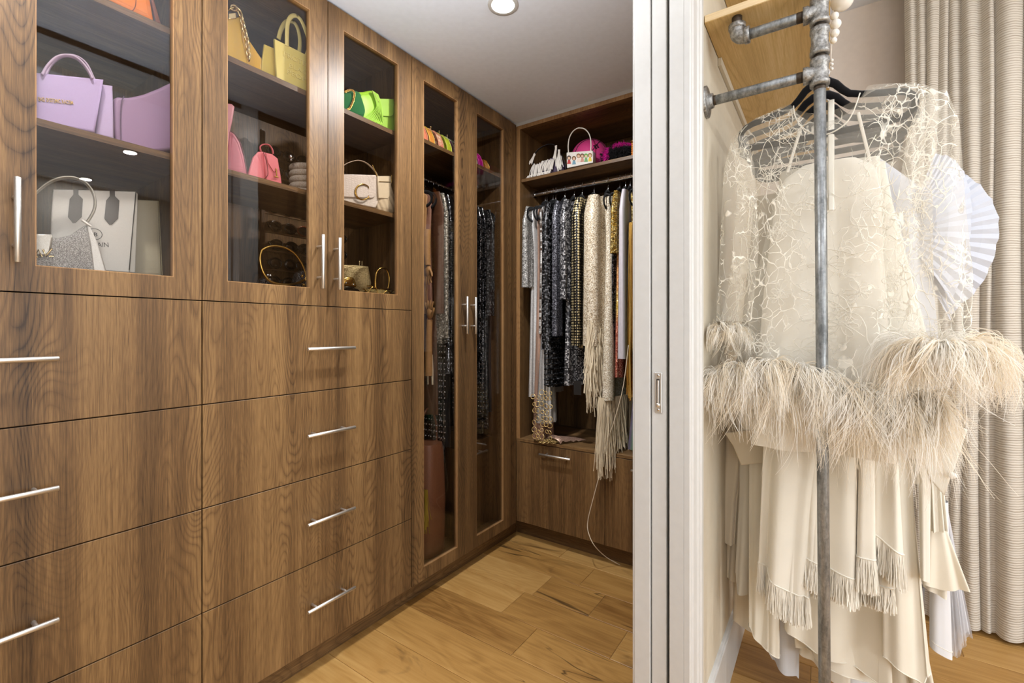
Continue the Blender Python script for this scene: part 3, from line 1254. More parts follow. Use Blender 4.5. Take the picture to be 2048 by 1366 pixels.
for w, u0, v0, u1, v1, h in (('PROTECT', 566, 112, 629, 141, .0175), ('BLACK', 577, 134.5, 624, 155, .0155), ('PEOPLE', 573, 147, 627, 171, .0165)):
    t.part('lettering', f.fit(w, u0, v0, u1, v1, h, .0024, .0004, .004), leather((232, 214, 134), .3), 0)
t.build()

# ---- second cabinet, left door, middle shelf
f = Face(465, 280, 1.565, -98, Z)
t = bag('dusty pink tall bag at the left end of the shelf with the coiled bag')
b = MB()
f.puff(b, [(436, 204), (464, 207), (470, 213), (466, 240), (461, 262), (456, 300), (452, 340), (430, 335)], .03, .006)
t.part('body', b, leather((226, 152, 160)))
g = MB()
f.puff(g, [(461, 262), (470, 268), (480, 284), (488, 312), (495, 350), (452, 340)], .03, .006, out=-.004, bulge=.004)
t.part('gusset', g, leather((214, 128, 142)))
s = MB()
s.tube(f.line([(461, 262), (470, 268), (480, 284), (488, 312), (495, 350)], .002), .0012, 6)
t.part('piping', s, leather((120, 60, 70)))
t.build()

f = Face(530, 330, 1.572, -94, Z)
t = bag('small coral pink top-handle bag with a gold bar clasp')
b = MB()
f.puff(b, [(528, 304), (545, 308), (556, 317), (561, 345), (565, 372), (532, 362)], .022, .004)
t.part('body', b, leather((226, 116, 124)))
g = MB()
f.puff(g, [(496, 350), (501, 334), (507, 314), (517, 303), (528, 303), (532, 318), (536, 350), (530, 360)], .012, .004, out=-.008)
t.part('gusset', g, leather((232, 126, 134)))
s = MB()
s.tube(f.line([(526, 303), (532, 318), (536, 345), (533, 354), (528, 358)], .003), .001, 6)
t.part('edge_trim', s, leather((90, 30, 36)))
hb = MB()
hb.tube(f.line([(522, 304), (520, 294), (527, 289), (537, 290), (544, 298), (546, 308)], -.010), .0045, 8, flat=.5, ref=f.n)
t.part('handle', hb, leather((214, 104, 112)))
fl_ = MB()
f.puff(fl_, [(532, 306), (546, 310), (556, 319), (557, 340), (548, 344), (536, 325)], .003, .001, out=.004)
t.part('flap', fl_, leather((230, 122, 130)))
c = MB()
c.tube(f.poly([(552, 337), (554, 354)], .006), .0022, 8).tube(f.poly([(549, 353), (557, 355)], .006), .0022, 8)
t.part('clasp', c, M['gold'])
t.build()

t = bag('round crystal bag of five stacked coiled rings with a ball clasp')
cpt = at_y(612, 350, 1.625)
for k in range(5):
    r_ = MB()
    r_.torus((cpt.x, 1.625, Z + .0125 + k * .0232), .047, .0122, (0, 0, 1), 36, 10)
    t.part('ring', r_, M['champagne_glitter'])
co = MB()
co.lathe([(.046, 0), (.046, .1), (.04, .108)], (cpt.x, 1.625, Z + .004), seg=28)
t.part('core', co, plain((150, 130, 108), .5))
bl = MB()
q = at_y(582, 313, 1.60)
bl.ball((q.x, 1.60, Z + .0125 + 4 * .0232 + .0215), .009, 14, 10)
bl.cyl((q.x, 1.60, Z + .0125 + 4 * .0232 + .008), (q.x, 1.60, Z + .0125 + 4 * .0232 + .016), .004)
t.part('ball_clasp', bl, M['chrome'])
t.build()

# ---- second cabinet, left door, bottom: gold hoop handled dark bag
f = Face(590, 540, 1.60, -94, Z3)
t = bag('dark bag with a big round gold hoop handle')
h = MB()
hp = [(524, 500), (536, 494), (552, 492), (572, 496), (588, 506), (601, 522), (610, 542), (612, 556), (604, 562), (592, 567), (576, 569), (556, 568), (540, 562), (528, 548), (521, 528), (520, 512)]
h.tube(f.line(hp + hp[:1], .004, 4), .0048, 8)
t.part('hoop', h, M['gold'])
b = MB()
f.puff(b, [(598, 560), (602, 546), (612, 540), (622, 545), (632, 556), (636, 590), (596, 585)], .07, .02, bulge=.012, smooth_pts=3)
t.part('body', b, M['black_glitter'])
k = MB()
for u, v in ((605, 552), (612, 560), (618, 548), (608, 570), (616, 572)):
    k.ball(f.pt(u, v, .018), .006, 8, 6)
t.part('stud', k, M['gold'])
t.build()
f = Face(536, 560, 1.64, -94, Z3)
t = bag('small dark evening bag with a crystal clasp')
b = MB()
f.puff(b, [(522, 566), (528, 556), (544, 556), (552, 568), (552, 582), (520, 580)], .05, .012, bulge=.006, smooth_pts=2)
t.part('body', b, M['black_glitter'])
k = MB()
for du_, dv in ((-5, -4), (0, -6), (5, -5), (-3, 2), (4, 3)):
    k.ball(f.pt(536 + du_, 556 + dv, .006), .005, 6, 4)
t.part('clasp', k, M['chrome'])
t.build()

# ---- second cabinet, right door, top shelf
f = Face(712, 205, 1.565, -98, Z2)
t = bag('dark green suede bag with a gold chain handle')
b = MB()
f.puff(b, [(676, 180), (690, 181), (705, 180), (716, 182), (724, 190), (730, 206), (734, 222), (730, 234), (716, 234), (690, 224), (676, 216)], .035, .008, bulge=.006, smooth_pts=2)
t.part('body', b, plain((30, 112, 58), .85, 0, .2, .15, 500, .3))
ch = MB()
pts = f.line([(690, 184), (700, 180), (708, 184), (708, 196), (704, 208), (699, 217), (694, 220)], .012, 5)
for k in range(0, len(pts) - 1):
    p, d = pts[k], (pts[k + 1] - pts[k]).normalized()
    ax = (f.n if k % 2 else f.n.cross(d))
    e = ax.cross(d).normalized()
    ch.tube([p + d * (.005 * math.cos(a)) + e * (.0034 * math.sin(a)) for a in [2 * PI * q / 10 for q in range(10)]], .0013, 5, closed=True)
t.part('chain', ch, M['gold'])
t.build()

f = Face(745, 212, 1.560, -94, Z2)
t = bag('neon green bag with a curtain of looped leather fringe')
b = MB()
f.puff(b, [(716, 188), (728, 183), (742, 180), (752, 184), (760, 198), (764, 220), (757, 250), (735, 246), (722, 236)], .05, .010, bulge=.006, smooth_pts=2)
t.part('body', b, leather((164, 220, 50)))
fr = MB()
for k in range(26):
    a = k / 25.0
    u0, v0 = 744 + 12 * a, 181 + 8 * a
    u2, v2 = 726 + 30 * a, 238 + 13 * a
    um, vm = 752 + 13 * a, 214 + 12 * a
    fr.tube(f.line([(u0, v0), (u0 + (um - u0) * .7, v0 + (vm - v0) * .5), (um, vm), (u2 + 10, v2 - 6), (u2, v2)], .010 + .004 * (k % 3), 4), .0015, 5)
t.part('fringe', fr, leather((176, 226, 74)), kind='stuff')
kn = MB()
for k in range(10):
    kn.ball(f.pt(745 + k * 1.3, 184 + k * 2.2, .018), .0022, 6, 5)
t.part('beading', kn, M['pale_gold'])
t.build()

f = Face(775, 225, 1.556, -91, Z2)
t = bag('lime green saddle bag with a rounded flap')
b = MB()
f.puff(b, spline(f.poly([(757, 200), (790, 201), (794, 210), (795, 240), (792, 258), (785, 266), (757, 256)]), 1, True) and [(757, 200), (788, 200), (794, 207), (796, 240), (793, 257), (786, 266), (757, 256)], .055, .008)
t.part('body', b, leather((158, 202, 74)))
fl_ = MB()
f.puff(fl_, [(756, 197), (788, 198), (788.5, 224), (787, 230), (782, 233), (756, 231)], .006, .002, out=.007)
t.part('flap', fl_, leather((164, 208, 84)))
t.build()

# ---- second cabinet, right door, middle shelf
f = Face(720, 380, 1.565, -94, Z)
t = bag('cream crocodile flap bag with a big gold letter clasp and a strap')


def croc(rgb):
    t_ = NT('embossed_leather')
    v = t_.voro(t_.coords('obj', (1, 1, 1.5)), 78, 'DISTANCE_TO_EDGE', .4)
    e = t_.ramp(v.outputs['Distance'], [(.0, tuple(x * .78 for x in lin(rgb)[:3]) + (1,)), (.07, rgb)])
    t_.set(e, .3)
    t_.bump(v.outputs['Distance'], .5, .002)
    return t_.m


b = MB()
f.puff(b, [(676, 350), (753, 351), (757, 362), (757, 405), (752, 416), (676, 402)], .045, .005)
t.part('body', b, croc((226, 212, 196)))
fl_ = MB()
f.puff(fl_, [(676, 348), (752, 350), (752.5, 386), (750, 393), (745, 396), (676, 393)], .006, .002, out=.007)
t.part('flap', fl_, croc((224, 208, 194)))
cp = MB()
C = [(726 + 15.0 * math.cos(a), 384 - 15.5 * math.sin(a)) for a in [math.radians(40 + 280 * k / 20) for k in range(21)]]
cp.tube(f.poly(C, .010), [.0018 + .0022 * math.sin(PI * k / 20) for k in range(21)], 8)
cp.tube(f.poly([(737, 391), (738.5, 397)], .010), .0018, 6).tube(f.poly([(737.2, 373), (737.5, 377)], .010), .0016, 6)
t.part('clasp', cp, M['gold'])
st = MB()
st.tube(f.line([(676, 340), (690, 329), (704, 323), (718, 321), (732, 326), (744, 336), (752, 346), (758, 358)], -.012), .0052, 8, flat=.35, ref=f.n)
t.part('strap', st, leather((190, 164, 140)))
rg = MB()
rg.tube(f.poly([(745, 330), (756, 356)], -.006), .0018, 6).torus(f.pt(757, 357, -.004), .006, .0014, f.n, 14, 6)
t.part('strap_ring', rg, M['gold'])
t.build()

f = Face(775, 385, 1.556, -91, Z)
t = bag('beige quilted flap bag beside the cream crocodile bag')
q = NT('quilted_leather')
wx = q.t.nodes.new('ShaderNodeTexWave')
wx.inputs['Scale'].default_value = 14
q.l(q.coords('obj', (1, 0, 1), False, (0, .6, 0)), wx.inputs['Vector'])
q.set(lin((214, 192, 158)), .42)
q.bump(wx.outputs[0], .5, .006)
b = MB()
f.puff(b, [(755, 364), (783, 366), (790, 384), (797, 408), (795, 416), (788, 428), (755, 420)], .06, .012, bulge=.006)
t.part('body', b, q.m)
fl_ = MB()
f.puff(fl_, [(756, 352), (782, 352), (783, 366), (781, 392), (776, 397), (757, 396)], .007, .002, out=.008)
t.part('flap', fl_, leather((220, 200, 168)))
hw = MB()
hw.tube(f.poly([(783, 350), (783, 366)], .006), .0016, 6).tube(f.poly([(758, 363), (781, 364)], .010), .0012, 6)
t.part('hardware', hw, M['gold'])
t.build()

# ---- second cabinet, right door, bottom
f = Face(710, 550, 1.60, -94, Z3)
t = bag('gold scale-textured clutch behind the tiny car-shaped bag')
sc_ = NT('gold_scales')
v = sc_.voro(sc_.coords('obj', (1, 1, 1.6)), 190, 'F1', .25)
sc_.set(sc_.ramp(v.outputs['Distance'], [(.1, (226, 204, 150)), (.7, (120, 98, 60))]), .35, .6)
sc_.bump(v.outputs['Distance'], .8, .002)
b = MB()
f.puff(b, [(672, 529), (720, 530), (738, 533), (744, 566), (742, 576), (718, 590), (672, 590)], .05, .008, bulge=.004)
t.part('body', b, sc_.m)
cl = MB()
for u in (719, 724):
    cl.tube(f.poly([(u, 523), (u, 531)], .002), .0016, 6)
    cl.ball(f.pt(u, 523, .002), .0026, 8, 6)
t.part('clasp', cl, M['pale_gold'])
t.build()
f = Face(700, 562, 1.560, -94, Z3)
t = Thing('toy_car_bag', 'tiny shiny gold car-shaped evening bag in front of the scale-textured clutch', 'handbag')
b = MB()
f.puff(b, [(684, 560), (690, 554), (702, 553), (710, 557), (713, 566), (713, 575), (684, 572)], .04, .008, bulge=.004, smooth_pts=2)
t.part('body', b, M['gold'])
for u, v in ((692, 566), (707, 569)):
    t.part('headlamp', MB().ball(f.pt(u, v, .006), .0038, 10, 8), M['chrome'])
b = MB()
f.puff(b, [(682, 573), (700, 571), (718, 578), (728, 590), (682, 588)], .05, .008)
for k in range(6):
    b.ball(f.pt(690 + 5 * k, 577 + 1.5 * k, .004), .003, 6, 5)
t.part('grille', b, plain((60, 54, 44), .25, .9))
t.build()
f = Face(765, 570, 1.575, -92, Z3)
t = bag('small gold frame bag with an arched metal handle')
h = MB()
h.tube(f.line([(751, 576), (751, 560), (753, 546), (759, 538), (767, 536), (774, 541), (778, 553), (778, 566), (776, 577)], .0, 5), .0042, 10)
t.part('handle', h, M['gold'])
b = MB()
f.puff(b, [(738, 578), (790, 580), (795, 594), (734, 592)], .04, .006)
t.part('body', b, M['gold_glitter'])
k = MB()
for a, bb_ in (((734, 572), (752, 578)), ((736, 588), (746, 574)), ((752, 574), (757, 592)), ((762, 578), (786, 590)), ((764, 590), (784, 578)), ((776, 590), (794, 580)), ((733, 586), (726, 578))):
    k.tube(f.line([a, ((a[0] + bb_[0]) / 2, (a[1] + bb_[1]) / 2 - 3), bb_], .012, 4), .0022, 6)
t.part('bow', k, M['gold'])
t.build()

# ---- small clutches in a row on the wardrobe's top shelf
def dots(name, base, dot, scale=150):
    t_ = NT(name)
    v = t_.voro(t_.coords('obj'), scale, 'F1', .35)
    t_.set(t_.ramp(v.outputs['Distance'], [(.36, dot), (.42, base)], 'CONSTANT'), .5)
    return t_.m


CL = [(1.555, 0, 'salmon pink card-slim clutch at the left end of the clutch row', plain((232, 138, 104), .5), plain((240, 170, 140), .5)),
      (1.60, 1, 'orange woven clutch with a yellow rim', plain((226, 150, 62), .6, 0, .4, .25, 400), plain((232, 200, 90), .5)),
      (1.662, 2, 'cream clutch covered in red beads', dots('red_beads', (236, 214, 180), (206, 70, 52)), plain((232, 160, 130), .5)),
      (1.722, 3, 'chartreuse clutch with a satin rim', plain((188, 200, 52), .55, 0, .4, .15, 400), plain((206, 214, 90), .4)),
      (1.782, 4, 'grey and mauve clutch at the right end of the left clutch row', plain((164, 112, 140), .5), plain((190, 196, 170), .5)),
      (1.925, 5, 'mint beaded clutch behind the right wardrobe door', dots('mint_beads', (220, 240, 226), (120, 214, 180)), plain((200, 230, 214), .5)),
      (1.975, 6, 'magenta beaded clutch between the mint and amber ones', dots('magenta_beads', (214, 30, 150), (130, 20, 120)), plain((214, 60, 170), .5)),
      (2.035, 7, 'amber clutch with a gold rim', plain((206, 140, 56), .4), M['gold'])]
for x, k, lab, m1, m2 in CL:
    y0 = 1.556
    hh = .112 if k not in (5, 7) else .095
    zs = 2.10 + .0006
    b = MB()
    lean = .022
    prof = [(0, 0), (0.0, .3), (.012, .62), (.05, .9), (.10, 1.0), (.15, .9), (.19, .62), (.20, .3), (.20, 0)]
    rings = []
    for dx, sh in ((-.012, .88), (-.0165, .97), (-.0165, 1), (.0165, 1), (.0165, .97), (.012, .88)):
        rings.append([(x + dx - lean * h, y0 + .10 + (a - .10) * sh, zs + h * hh * (sh if h > 0 else 1)) for a, h in prof])
    b.loft(rings[::-1], caps=True, smooth=False)
    t = Thing('clutch_bag', lab, 'clutch', 'small clutches on the wardrobe shelf')
    t.part('body', b, m1)
    e = MB()
    for dx in (-.0165, .0165):
        e.tube([(x + dx - lean * h, y0 + a - .002, zs + h * hh + .001) for a, h in prof], .0022, 6)
    t.part('rim', e, m2)
    kk = MB()
    kk.ball((x - lean, y0 + .05, zs + hh + .004), .005, 8, 6).ball((x - lean + .008, y0 + .055, zs + hh + .004), .004, 8, 6)
    kk.cyl((x - lean, y0 + .05, zs + hh - .012), (x - lean, y0 + .05, zs + hh + .003), .0025, 8)
    t.part('clasp', kk, M['pale_gold'])
    t.build()

# ---- sunglasses on the ladder rack at the back of the second cabinet
sg = Thing('sunglasses_rack', 'dark wooden rack of thin rungs holding sunglasses at the back of the cabinet', 'rack')
sg.part('rail', MB().box(.985, 1.0, 1.925, 1.94, Z3, 2.05), M['walnut_z'])
sg.part('rail', MB().box(1.385, 1.397, 1.925, 1.94, Z3, 2.05), M['walnut_z'])
rows = [1.40 + .078 * k for k in range(8)]
for z in rows:
    sg.part('rung', MB().box(1.0, 1.385, 1.927, 1.938, z - .006, z), M['walnut_x'])
sg.build()
proto = None
sm = [plain((16, 15, 15), .15), plain((120, 52, 18), .2), plain((54, 34, 20), .2)]


def sunglasses(m):
    t_ = Thing('sunglasses', 'pair of sunglasses', 'sunglasses', 'sunglasses on the rack')
    fr_ = MB()
    for s in (-1, 1):
        ring = [(s * .034 + .027 * math.cos(a), 0, .021 * math.sin(a) * (1 - .12 * math.cos(a) * s)) for a in [2 * PI * q / 18 for q in range(18)]]
        fr_.tube(ring, .0032, 6, closed=True)
    fr_.tube([(-.010, 0, .006), (0, -.003, .009), (.010, 0, .006)], .003, 6)
    t_.part('frame', fr_, m)
    for s in (-1, 1):
        le = MB()
        le.puff([(s * .034 + .026 * math.cos(a), .0005, .020 * math.sin(a)) for a in [2 * PI * q / 18 for q in range(18)]], (0, -1, 0), .002, .0008, .003)
        t_.part('lens', le, plain((10, 9, 10), .06, 0, .8))
        te_ = MB()
        te_.tube([(s * .060, .001, .010), (s * .064, .012, .010), (s * .05, .022, -.004)], .0025, 6, flat=.6)
        t_.part('temple', te_, m)
    return t_.build(Vector((0, 0, 0)))


protos = [sunglasses(m) for m in sm]
names = ['black', 'amber', 'dark brown']
used = [0, 0, 0]
rk = random.Random(3)
order = ['topmost', 'second', 'third', 'fourth', 'fifth', 'sixth', 'seventh', 'lowest']
for r, z in enumerate(rows):
    for c_, x in enumerate((1.072, 1.20, 1.325)):
        k = 1 if (r, c_) in ((5, 0), (3, 1), (6, 2)) else (2 if (r * 3 + c_) % 4 == 1 else 0)
        lab = '%s sunglasses on the %s rung of the rack, %s place along it' % (names[k], order[7 - r], ('left', 'middle', 'right')[c_])
        loc = Vector((x + rk.uniform(-.008, .008), 1.9245 - .0035, z + .024))
        if used[k] == 0:
            protos[k].location = loc
            protos[k]['label'] = lab
            used[k] = 1
        else:
            dup(protos[k], loc, rk.uniform(-.05, .05), lab)
# ================================================================== the shelf of the end cabinet
ZS = 2.10 + .0008
f = Face(1090, 335, X=2.30, yaw=186, zmin=ZS)
f.xr = None
t = bag('white fringed handbag with a black strap on the open shelf')
b = MB()
f.puff(b, [(1060, 336), (1066, 330), (1104, 314), (1118, 314), (1128, 330), (1126, 345), (1060, 360)], .06, .012, bulge=.008)
t.part('body', b, plain((70, 52, 78), .6))
fr = MB()
rk = random.Random(2)
for k in range(70):
    a = k / 69.0
    u0 = 1064 + 58 * a
    v0 = 331 - 17 * a + rk.uniform(-3, 3)
    L = rk.uniform(17, 26)
    u1 = u0 - 4 + rk.uniform(-3, 3) + (6 if a > .8 else 0)
    o = rk.uniform(.016, .024)
    p0, p1 = f.pt(u0, v0, o), f.pt(u1, v0 + L, o + .004)
    fr.tube([p0, p0.lerp(p1, .5) + f.n * .004, p1], .0022, 5)
for k in range(34):
    a = k / 33.0
    u0 = 1056 + 44 * a
    v0 = 352 - 11 * a
    p0 = f.pt(u0, v0, .03)
    p1 = f.pt(u0 - 1 + rk.uniform(-2, 2), v0 + 9, .034)
    fr.tube([p0, p1], .0026, 5)
t.part('fringe', fr, plain((232, 226, 218), .7), kind='stuff')
st = MB()
st.tube(f.line([(1066, 332), (1067, 316), (1073, 303), (1084, 294), (1097, 289), (1108, 290), (1115, 298), (1119, 314)], .0, 5), .0065, 8, flat=.4, ref=f.n)
st.tube(f.line([(1112, 300), (1124, 312), (1131, 328), (1132, 338)], .006, 5), .006, 8, flat=.4, ref=f.n)
t.part('strap', st, plain((34, 28, 32), .5))
ts = MB()
for u0, v0, u1, v1 in ((1069, 308, 1062, 327), (1112, 292, 1109, 318), (1118, 300, 1118, 318)):
    for k in range(14):
        p0 = f.pt(u0 + rk.uniform(-2, 2), v0 + rk.uniform(-2, 2), .014)
        p1 = f.pt(u1 + rk.uniform(-4, 4), v1 + rk.uniform(-3, 3), .020)
        ts.tube([p0, p1], .0018, 5)
t.part('tassel', ts, plain((230, 222, 212), .7), kind='stuff')
t.build()

f = Face(1160, 315, X=2.30, yaw=184, zmin=ZS)
f.xr = None
t = bag('small white box bag painted with six girls, thin white loop handle')
b = MB()
f.puff(b, [(1133, 305), (1185, 301), (1186, 325), (1134, 336)], .05, .002)
t.part('body', b, leather((236, 230, 222)))
h = MB()
h.tube(f.line([(1137, 306), (1136.5, 290), (1139, 275), (1145, 264), (1153, 257.5), (1160, 256), (1169, 258), (1177, 266), (1181, 277), (1182, 290), (1181.5, 303)], -.01, 5), .0032, 8)
t.part('handle', h, leather((240, 234, 222)))
skin = plain((226, 190, 160), .6)
for u, v, hair, dress in ((1138, 315, (60, 44, 34), (196, 60, 60)), (1148, 316, (120, 82, 46), (120, 160, 180)), (1157, 311, (140, 98, 56), (236, 216, 200)), (1164.5, 311, (110, 76, 52), (206, 150, 130)), (1172, 311, (96, 170, 70), (120, 170, 110)), (1180, 310, (150, 110, 60), (232, 206, 70))):
    q = MB()
    q.puff(f.poly([(u + 4.3 * math.cos(a), v + .5 + 4.6 * math.sin(a)) for a in [2 * PI * k / 14 for k in range(14)]], .0008), f.n, .0008, .0002)
    pr = t.part('painted_hair', q, plain(hair, .6), 0)
    q = MB()
    q.puff(f.poly([(u + 2.6 * math.cos(a), v + 1.4 + 3.0 * math.sin(a)) for a in [2 * PI * k / 12 for k in range(12)]], .0014), f.n, .0008, .0002)
    t.part('painted_face', q, skin, 0)
    q = MB()
    q.puff(f.poly([(u - 3.8, v + 13), (u - 2.2, v + 5), (u + 2.2, v + 5), (u + 3.8, v + 12.4)], .0010), f.n, .0008, .0002)
    t.part('painted_dress', q, plain(dress, .6), 0)
t.build()

# pink basketball
bc = at_x(1180, 309, 2.47)
R = .112
bc.z = ZS + R
t = Thing('basketball', 'pink basketball with black seams lying on the open shelf', 'ball')
t.part('body', MB().ball(bc, R, 36, 24), plain((226, 70, 140), .6, 0, .4, .06, 900))
sm_ = MB()
rot = Matrix.Rotation(.5, 3, 'Z') @ Matrix.Rotation(.6, 3, 'X')
for ax in ((1, 0, 0), (0, 1, 0)):
    sm_.torus(bc, R + .0004, .0022, rot @ Vector(ax), 48, 6)
for sgn in (-1, 1):
    pts = []
    for k in range(40):
        a = 2 * PI * k / 40
        p = Vector((sgn * (.55 + .25 * math.cos(2 * a) * 0), math.cos(a), math.sin(a)))
        p = Vector((sgn * .62, .785 * math.cos(a), .785 * math.sin(a)))
        pts.append(bc + (rot @ p) * (R + .0004))
    sm_.tube(pts, .0022, 6, closed=True)
t.part('seam', sm_, plain((26, 22, 24), .6))
mk = MB()
for u, v in ((1189, 292), (1192, 296), (1196, 294), (1194, 290), (1205, 311), (1209, 313), (1202, 309)):
    d = ray(u, v).normalized()
    oc = CAM - bc
    bq = oc.dot(d)
    disc = bq * bq - (oc.length_squared - R * R)
    if disc > 0:
        hit = CAM + d * (-bq - math.sqrt(disc))
        nn = (hit - bc).normalized()
        rt = nn.cross(Vector((0, 0, 1))).normalized()
        up = rt.cross(nn)
        mk.puff([hit + rt * (.008 * x) + up * (.006 * y) for x, y in ((-1, -1), (.6, -.8), (1, 1), (-.6, .8))], nn, .0012, .0003)
t.part('logo', mk, plain((22, 20, 22), .6))
t.build()

# black fuzzy bag with magenta patches
t = bag('fuzzy black bag with magenta patches beside the basketball')
bc2 = at_x(1240, 298, 2.40)
bc2.z = ZS + .062
mbk = MB().ball(bc2, .062, 24, 14, (1.2, 1.55, .98))
t.part('body', mbk, plain((14, 12, 14), .95, 0, .1, .3, 600, .4))
pt_ = MB()
N = 5200
th = RNG.uniform(0, 2 * PI, N)
cz = RNG.uniform(-.5, 1, N)
sr = np.sqrt(1 - cz ** 2)
D = np.stack([sr * np.cos(th), sr * np.sin(th), cz], 1)
base = np.array(bc2) + D * np.array([.062 * 1.2, .062 * 1.55, .062 * .98])
S = np.linspace(0, 1, 4)
Pf = base[:, None, :] + D[:, None, :] * (S[None, :, None] * .010) + np.array([0, 0, -.006]) * (S[None, :, None] ** 2) + RNG.normal(size=(N, 1, 3)) * .006 * S[None, :, None]
Pf[..., 2] = np.maximum(Pf[..., 2], ZS + .0005)
mag = ((D[:, 2] > .45) & (D[:, 1] < .2)) | ((D[:, 0] < -.6) & (D[:, 1] > .35))
for nm, sel, colr in (('fuzz', ~mag, (16, 14, 16)), ('magenta_fuzz', mag, (226, 20, 160))):
    q = MB()
    q.strands(Pf[sel], np.full((sel.sum(), 4), .0007))
    t.part(nm, q, plain(colr, .8), kind='stuff')
t.build()
t = Thing('tassel_charm', 'orange beaded tassel beside the fuzzy black bag', 'tassel')
tp = at_x(1264, 268, 2.30)
q = MB()
for k in range(9):
    for j in range(7):
        q.ball((tp.x + .006 * math.cos(k * 2.4), tp.y - .006 * k * .5, ZS + .006 + j * .011), .0052, 8, 6)
t.part('beads', q, plain((236, 140, 40), .4))
q = MB().lathe([(.018, 0), (.022, .006), (.012, .012)], (tp.x, tp.y - .012, ZS + .078), seg=14)
t.part('cap', q, M['gold'])
t.build()

# ================================================================== hangers and clothes
def hanger_parts(w=.230):
    hook = MB()
    cz_ = .0018 - .0225
    pts = [(.0225 * math.cos(a), 0, cz_ + .0225 * math.sin(a)) for a in [math.radians(205 - 250 * k / 18) for k in range(19)]]
    pts += [(.006, 0, cz_ - .022), (.0, 0, cz_ - .032), (0, 0, -.080)]
    hook.tube(spline(pts, 2), .0017, 6)
    body = MB()
    half = [(0, -.082), (.020, -.084), (.040, -.096), (.058, -.116), (.075, -.130), (.105, -.139), (.150, -.147), (.190, -.153), (.212, -.160), (.225, -.172), (.230, -.188), (.225, -.206), (.210, -.218), (.185, -.223), (.10, -.2245), (0, -.225)]
    sx = w / .230
    full = [(x * sx, 0, z) for x, z in half] + [(-x * sx, 0, z) for x, z in half[::-1][1:-1]]
    body.tube(full, [.0031 + .0014 * max(0, 1 - abs(p[0]) / .09) * (1 if p[2] > -.15 else 0) for p in full], 8, closed=True, flat=2.9, ref=(0, 1, 0))
    return hook, body


def make_hanger(label=None, metal=None):
    t_ = Thing('clothes_hanger', label, 'hanger', 'black velvet hangers on the rails')
    hook, body = hanger_parts()
    t_.part('hook', hook, metal or M['chrome'])
    t_.part('hanger_body', body, M['black_velvet'])
    return t_.build(Vector((0, 0, 0)))


HANGER = make_hanger()
HANGER_USED = [False]


def hang(loc, rz, label, scale=None):
    if not HANGER_USED[0]:
        HANGER_USED[0] = True
        HANGER.location = loc
        HANGER.rotation_euler = (0, 0, rz)
        HANGER['label'] = label
        if scale:
            HANGER.scale = scale
        return HANGER
    return dup(HANGER, loc, rz, label, None, None, scale)


def drape(mb, rows, nfold=5, amp=.01, seed=0, ncol=56, nrow=22, hem=None, top=None, grow=1.0, start=0.0, sharp=0.0, twist=0.0):
    """hanging cloth: rows = (z, xc, half_width, half_thickness) from top to bottom, in local width/thickness axes.
    returns the grid of points"""
    rs = random.Random(seed)
    ph = [rs.uniform(0, 2 * PI) for _ in range(6)]
    rows = [r if len(r) == 5 else r + (0.0,) for r in rows]
    zt, zb = rows[0][0], rows[-1][0]
    tr = [(r[0] - zt) / (zb - zt) for r in rows]
    G = []
    for k in range(nrow + 1):
        s = k / nrow
        row = []
        j = 0
        while j < len(tr) - 2 and s > tr[j + 1]:
            j += 1
        a = (s - tr[j]) / max(tr[j + 1] - tr[j], 1e-6)
        a = min(max(a, 0), 1)
        v = [rows[j][q] * (1 - a) + rows[j + 1][q] * a for q in range(5)]
        g = start + (1 - start) * s ** grow
        for c in range(ncol):
            th = 2 * PI * c / ncol
            w = math.sin(nfold * th + ph[0] + twist * s) + .5 * math.sin((nfold * 1.7) * 1.0 // 1 * th + ph[1]) + .35 * math.sin((2 * nfold + 1) * th + ph[2] + 1.5 * s)
            if sharp:
                w = math.copysign(abs(w) ** (1 - sharp), w)
            w *= amp * g
            ct, st = math.cos(th), math.sin(th)
            sx = math.copysign(abs(ct) ** .8, ct)
            sy = math.copysign(abs(st) ** .8, st)
            x = v[1] + v[2] * sx + w * .55 * ct
            y = v[4] + v[3] * sy + w * (.5 + abs(st)) * (1 if st >= 0 else -1)
            z = v[0]
            if hem is not None:
                z += hem((x - v[1]) / max(v[2], 1e-4), st) * s * s
            if top is not None:
                z += top(x, st) * (1 - s) ** 14
            row.append((x, y, z))
        G.append(row)
    mb.loft(G, caps=False, smooth=True)
    return G


def place(mb, loc, rz):
    return mb.moved(Matrix.Translation(Vector(loc)) @ Matrix.Rotation(rz, 4, 'Z'))


def fringe_strands(mb, P0, length, lj=.15, jit=.004, width=.0009, K=7, sway=.01, floor=None):
    P0 = np.asarray(P0, float)
    N = len(P0)
    S = np.linspace(0, 1, K)
    L = length * (1 + RNG.uniform(-lj, lj, N))
    P = np.repeat(P0[:, None, :], K, 1)
    P[:, :, 2] -= L[:, None] * S[None, :]
    d = RNG.normal(size=(N, 1, 2)) * sway
    P[:, :, :2] += d * (S[None, :, None] ** 1.5)
    P[:, 1:, :2] += np.cumsum(RNG.normal(size=(N, K - 1, 2)) * jit / K, axis=1)
    if floor is not None:
        P[:, :, 2] = np.maximum(P[:, :, 2], floor)
    mb.strands(P, np.full((N, K), width), (1.0, .25, .0))
    return mb


